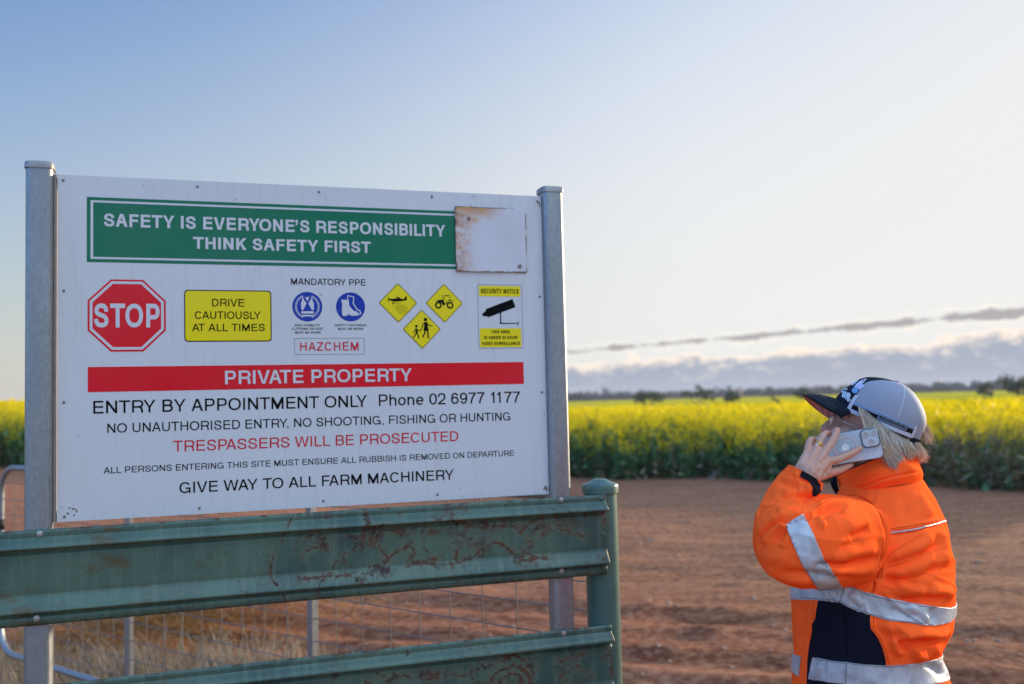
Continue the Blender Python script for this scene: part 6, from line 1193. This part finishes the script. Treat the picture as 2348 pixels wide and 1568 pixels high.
rim_ = [25 * 90 + j for j in range(90)]; n0 = len(bt); V_ = np.concatenate([bt, bu]); rimf = np.array([(rim_[j], rim_[j + 1], n0 + rim_[j + 1], n0 + rim_[j]) for j in range(89)] + [(i * 90, (i + 1) * 90, n0 + (i + 1) * 90, n0 + i * 90) for i in range(25)] + [(i * 90 + 89, (i + 1) * 90 + 89, n0 + (i + 1) * 90 + 89, n0 + i * 90 + 89) for i in range(25)])
br = mobj('brim', V_, np.concatenate([bf, rimf]), cloth('brim_navy_twill', (.010, .013, .022), 300, .0).m, cap_, smooth=True)
mpk = Mat('brim_pink_print', (.50, .27, .26), .7, 0, .2); wv = mpk.N('ShaderNodeTexWave'); wv.wave_type = 'RINGS'; wv.inputs['Scale'].default_value = 55; wv.inputs['Distortion'].default_value = 3.5; mpk.L(mpk.obj(), wv.inputs['Vector']); mpk.color(mpk.mix(mpk.math('MULTIPLY', mpk.ramp(wv.outputs['Fac'], .25, .08), .7), (.50, .27, .26), (.16, .08, .09)))
mobj('underside', brim(T2 * .985, S2 * .985, -1.7).reshape(-1, 3), bf[:, ::-1], mpk.m, br, smooth=True)
stt = MB()
for t0 in (.55, .70, .85): stt.tube(brim(np.full(50, t0), np.linspace(-.9, .9, 50), 2.3), .0005, 6)
stt.build('stitching', plain('brim_thread', (.07, .08, .11), .7), br)

# --- hair
hrn = np.random.default_rng(77); HVv, HFf, HSh, HTT = [], [], [], []; cnt = [0]
HB = BVHTree.FromPolygons([tuple(v) for v in BV], [tuple(int(i) for i in f) for f in BFq]); CB = BVHTree.FromPolygons([tuple(v) for v in CV_], [tuple(int(i) for i in f) for f in CF])
def lift(p, lo=.004):
    """bring a point in front of the scalp or the collar on its sight line"""
    d = Vector(tuple(p - EYEP)); L_ = d.length; d.normalize()
    for T_ in (HB, CB):
        h = T_.ray_cast(Vector(tuple(EYEP)), d)
        if h[0] is not None and h[3] < L_ + lo: L_ = h[3] - lo
    return EYEP + np.array(d) * L_
def strand(P_, w0, w1, shade, outer=False):
    if outer: P_ = [P_[0]] + [lift(p, .003 + .010 * outer) for p in P_[1:]]
    P_ = np.array(catmull(P_, 4)); n_ = len(P_); T = np.gradient(P_, axis=0); T /= np.linalg.norm(T, axis=1)[:, None] + 1e-9; ref = EYEP - P_.mean(0); ref = ref / np.linalg.norm(ref) + hrn.normal(0, .45, 3); S_ = np.cross(T, ref); S_ /= np.linalg.norm(S_, axis=1)[:, None] + 1e-9
    w_ = np.interp(np.linspace(0, 1, n_), [0, .55, 1], [w0, w0 * .85, w1])[:, None]; up_ = np.cross(S_, T) * w_ * .5; V = np.stack([P_ - S_ * w_, P_ + up_, P_ + S_ * w_], 1).reshape(-1, 3); b = cnt[0]
    for i in range(n_ - 1): HFf.extend([(b + i * 3, b + i * 3 + 1, b + i * 3 + 4, b + i * 3 + 3), (b + i * 3 + 1, b + i * 3 + 2, b + i * 3 + 5, b + i * 3 + 4)])
    HVv.append(V); cnt[0] += len(V); HSh.extend([shade] * len(V)); HTT.extend(list(np.repeat(np.linspace(0, 1, n_), 3)))
ROOT = [(1970, 946), (1987, 956), (2010, 970), (2035, 985), (2060, 998), (2080, 1008), (2098, 1012)]; MID = [(1986, 1000), (2006, 1012), (2030, 1018), (2050, 1020), (2068, 1022), (2086, 1024), (2104, 1024)]; TIP = [(2042, 1073), (2049, 1058), (2056, 1048), (2064, 1046), (2077, 1046), (2092, 1048), (2114, 1050)]
def along(L, s_): return cr_interp(np.arange(len(L)), np.array(L, float), np.array(s_ * (len(L) - 1)))
NCL = 46; cls = np.sort(hrn.random(NCL) ** .95); clo = hrn.normal(0, 1, (NCL, 2)) * (5, 4); cll = hrn.uniform(.62, 1.12, NCL); clb = hrn.normal(0, 2.6, (NCL, 2)); clt = hrn.random(NCL)
for k in range(3600):
    c_ = hrn.integers(0, NCL); s_ = float(np.clip(cls[c_] + hrn.normal(0, .028), 0, 1)); sc_2 = .35 * s_ + .65 * cls[c_]; lay = hrn.random(); r0 = along(ROOT, s_); m0 = along(MID, sc_2); t0 = along(TIP, sc_2); stray = hrn.random() < .2
    ln = cll[c_] + hrn.normal(0, .09); t0 = m0 + (t0 - m0) * ln + clo[c_] + hrn.normal(0, 1.3 + 4 * stray, 2); bul = clb[c_] + hrn.normal(0, .9 + 2.5 * stray, 2)
    Yr = 2.296 + .048 * s_ ** 3 + lay * .016; Ym = 2.280 + .055 * s_ ** 3 + lay * .022 + .004 * (clt[c_] - .5); Yt = 2.276 + .060 * s_ ** 2.5 + lay * .018
    strand([at(*(r0 + (-2, -14)), Yr + .03), at(*r0, Yr), at(*(r0 * .72 + m0 * .28 + bul * .4), (Yr * .7 + Ym * .3)), at(*(m0 + bul), Ym), at(*(m0 * .4 + t0 * .6 + bul), Ym * .4 + Yt * .6), at(*t0, Yt)], hrn.uniform(.00045, .0011), .0001, float(np.clip(.55 * clt[c_] + .45 * hrn.random() + .1 * (lay < .4), 0, 1)), .15 + lay)
for k in range(520):                                   # hair lying on the back of the head inside the cap opening
    a = R(hrn.uniform(138, 226)); u0 = hrn.uniform(8, 34); P_ = dome(np.full(5, a) + np.linspace(0, hrn.normal(0, .05), 5), np.linspace(u0, u0 - hrn.uniform(25, 45), 5), -hrn.uniform(.5, 4)); strand(list(P_), .0012, .0005, hrn.random())
for k in range(420):                                   # far side of the head
    s_ = hrn.random(); r0 = along(ROOT, s_); m0 = along(MID, s_); t0 = along(TIP, s_) + hrn.normal(0, 4, 2); strand([at(*r0, 2.465 - .06 * s_ ** 2), at(*m0, 2.485 - .08 * s_ ** 2), at(*t0, 2.48 - .07 * s_ ** 2)], .0022, .0004, hrn.random())
for k in range(330):                                   # tuft pulled through the back of the cap
    a = hrn.normal(0, 1, 2); y_ = 2.392 + hrn.normal(0, .016); e_ = hrn.random(); strand([at(2086 + a[0] * 3, 984 + a[1] * 6, y_), at(2103 + a[0] * 3, 974 + a[1] * 5, y_), at(2117 + a[0] * 3, 981 + a[1] * 5, y_), at(2122 + a[0] * 4 + 5 * e_, 997 + a[1] * 4, y_), at(2119 + a[0] * 5 + 15 * e_, 1007 + a[1] * 5 + 5 * e_, y_)], hrn.uniform(.0009, .0018), .0002, hrn.random())
for k in range(260):                                   # ends flicking out over the back of the collar
    a = hrn.normal(0, 1, 2); y_ = 2.372 + hrn.normal(0, .02); strand([at(2078 + a[0] * 5, 1012 + a[1] * 3, y_), at(2094 + a[0] * 5, 1024 + a[1] * 4, y_ - .004), at(2106 + a[0] * 5, 1038 + a[1] * 5, y_ - .004), at(2116 + a[0] * 7, 1050 + a[1] * 6, y_)], hrn.uniform(.0009, .0017), .0002, hrn.random())
for k in range(26):                                    # loose wisps
    a = hrn.normal(0, 1, 4); strand([at(1990 + 60 * hrn.random(), 985, 2.30), at(2010 + 40 * hrn.random(), 1020, 2.285), at(2035 + 30 * hrn.random() + a[0] * 6, 1062 + a[1] * 8, 2.285)], .0005, .0001, hrn.random())
mh = Mat('blonde_hair', (.42, .34, .27), .42, 0, .5); shd = mh.attr('shade'); hc_ = mh.mix(mh.ramp(shd, .0, .5, smooth=False), (.24, .155, .09), (.60, .45, .30)); hc_ = mh.mix(mh.ramp(shd, .55, 1.0, smooth=False), hc_, (.78, .69, .56)); hc_ = mh.mix(mh.ramp(mh.attr('tip'), .45, .05), hc_, (.17, .125, .085)) if False else mh.mix(mh.math('MULTIPLY', mh.ramp(mh.attr('tip'), .55, .12), .6), hc_, (.20, .15, .105)); mh.color(hc_)
hair = mobj('hair', np.concatenate(HVv), np.array(HFf), mh.m, person, smooth=True); fattr(hair, 'shade', HSh); fattr(hair, 'tip', HTT)

# --- trousers and boots (below the frame)
MTR = cloth('navy_drill', (.012, .014, .026), 600, .3).m; MBOOT = plain('brown_boot', (.10, .06, .035), .6)
tr = None
for s_ in (-1, 1):
    hp = np.array([CEN[-1][0], CEN[-1][1], .84]) + LFT * s_ * .088; m_ = MB(); m_.tube([hp + (0, 0, .06), hp + (0, 0, -.05), hp + (0, 0, -.25), hp + (0, 0, -.43), hp + (0, 0, -.60), hp + (0, 0, -.77)], [.105, .112, .095, .078, .072, .074], 28)
    if tr is None: tr = m_.build('trousers', MTR, person, smooth=True)
    else: m_.build('trouser_leg', MTR, tr, smooth=True)
    g0 = hp * np.array([1, 1, 0]); zg = float(height(g0[0], g0[1]) + ruts(g0[0], g0[1])); b_ = MB(); b_.tube([g0 + (0, 0, zg + .20), g0 + (0, 0, zg + .10), g0 - FWD * .02 + (0, 0, zg + .045), g0 - FWD * .02 + (0, 0, zg)], [.052, .050, .052, .05], 20); b_.tube([g0 - FWD * .05 + (0, 0, zg + .040), g0 + FWD * .06 + (0, 0, zg + .045), g0 + FWD * .14 + (0, 0, zg + .036), g0 + FWD * .185 + (0, 0, zg + .026)], [.042, .046, .042, .024], 20); b_.build('boot', MBOOT, person, smooth=True)

# ------------------------------------------------------------------ phone held in her hand
PD = np.array([.987, -.16, .150]); PD /= np.linalg.norm(PD); PN = np.array([-.16, -.98, .05]); PN -= PD * (PN @ PD); PN /= np.linalg.norm(PN); PU = np.cross(PN, PD); PU *= math.copysign(1, PU[2]); PCt = at(*z3(1362, 655), 2.2815)
def PQ(a, b, o=0.0): return PCt + PD * a + PU * b + PN * o
phone = thing('mobile_phone', tuple(PCt), 'silver mobile phone in a clear case pressed against her ear', 'phone')
def slab(name, mat, parent, a0, b0, a1, b1, r_, o0, o1, bev=.001, label=None):
    m_ = MB(); lo = rrect(a0, b0, a1, b1, r_, 7); n = len(lo); ca, cb2 = (a0 + a1) / 2, (b0 + b1) / 2; ka, kb = 1 - 2 * bev / (a1 - a0), 1 - 2 * bev / (b1 - b0); V = []
    for o, k in ((o0, 1), (o0 + bev, 0), (o1 - bev, 0), (o1, 1)): V += [PQ(ca + (a - ca) * (ka if k else 1), cb2 + (b - cb2) * (kb if k else 1), o) for a, b in lo]
    m_.add(V, [(q * n + i, q * n + (i + 1) % n, (q + 1) * n + (i + 1) % n, (q + 1) * n + i) for q in range(3) for i in range(n)] + [tuple(range(n - 1, -1, -1)), tuple(range(3 * n, 4 * n))]); return m_.build(name, mat, parent, label=label, auto=35)
mph = Mat('phone_glass', (.46, .52, .58), .22, .1, .5); pn = mph.noise(11, 4, .6, None, 1.2); mph.color(mph.mix(mph.ramp(pn, .35, .7), (.38, .44, .51), (.60, .65, .69))); MPH = mph.m; MPHF = plain('phone_frame', (.20, .19, .20), .3, .8, .5)
PL, PW_ = .0735, .0342
slab('frame', MPHF, phone, -PL - .0018, -PW_ - .0018, PL + .0018, PW_ + .0018, .012, -.0085, -.0006, .0012); slab('back_glass', MPH, phone, -PL, -PW_, PL, PW_, .0105, -.006, .0, .0006)
def annulus(m_, ca, cb2, r0, r1, o, n=44): m_.add([PQ(ca + r_ * math.cos(2 * math.pi * i / n), cb2 + r_ * math.sin(2 * math.pi * i / n), o) for r_ in (r0, r1) for i in range(n)], [(i, (i + 1) % n, n + (i + 1) % n, n + i) for i in range(n)])
ca0, cb0 = -.004, .0; m_ = MB(); annulus(m_, ca0, cb0, .0222, .0272, .0006); m_.build('magnet_ring', plain('magnet_ring', (.60, .53, .52), .45), phone)
m_ = MB(); m_.add([PQ(ca0 + a, cb0 + b, .0005) for a, b in catmull([(.008, -.002), (.004, .008), (-.004, .008), (-.009, .003), (-.009, -.005), (-.003, -.009), (.004, -.009), (.008, -.002)], 4)[:-1]], [tuple(range(28))]); m_.build('mark', plain('polished_mark', (.66, .70, .74), .15, .4), phone)
m_ = MB(); annulus(m_, -.047, -.010, .0001, .0035, .0005, 20); m_.build('case_hole', plain('case_hole', (.55, .52, .54), .5), phone)
bp = slab('camera_plate', plain('camera_plate', (.50, .55, .58), .3, .2), phone, .0345, -.0065, .0715, .0322, .010, -.001, .0022, .0008)
m_ = MB(); lo = rrect(.0322, -.0088, .0727, .0335, .011, 6); li = rrect(.0345, -.0065, .0715, .0322, .010, 6); n = len(lo); m_.add([PQ(a, b, o) for L, o in ((lo, .0), (lo, .0030), (li, .0030), (li, .0)) for a, b in L], [(q * n + i, q * n + (i + 1) % n, (q + 1) * n + (i + 1) % n, (q + 1) * n + i) for q in range(3) for i in range(n)]); m_.build('case_lip', plain('case_lip', (.10, .10, .11), .4), bp)
MCH = plain('lens_ring', (.68, .71, .74), .4, .3); MLENS = Mat('camera_lens', (.40, .40, .39), .45, .0, .4).m
for la, lb in ((.0450, .0225), (.0540, .0045), (.0625, .0228)):
    m_ = MB(); m_.lathe(PQ(la, lb, .002), PN, [(.0083, 0), (.0083, .0014), (.0078, .0018), (.0068, .0018), (.0066, .0012)], 28); lens = m_.build('lens', MCH, bp, auto=40); m_ = MB(); annulus(m_, la, lb, .0001, .0066, .0034, 28); m_.build('glass', MLENS, lens)
m_ = MB(); annulus(m_, .0440, .0040, .0001, .0030, .0024, 18); m_.build('flash', plain('flash_cover', (.62, .55, .47), .3), bp)
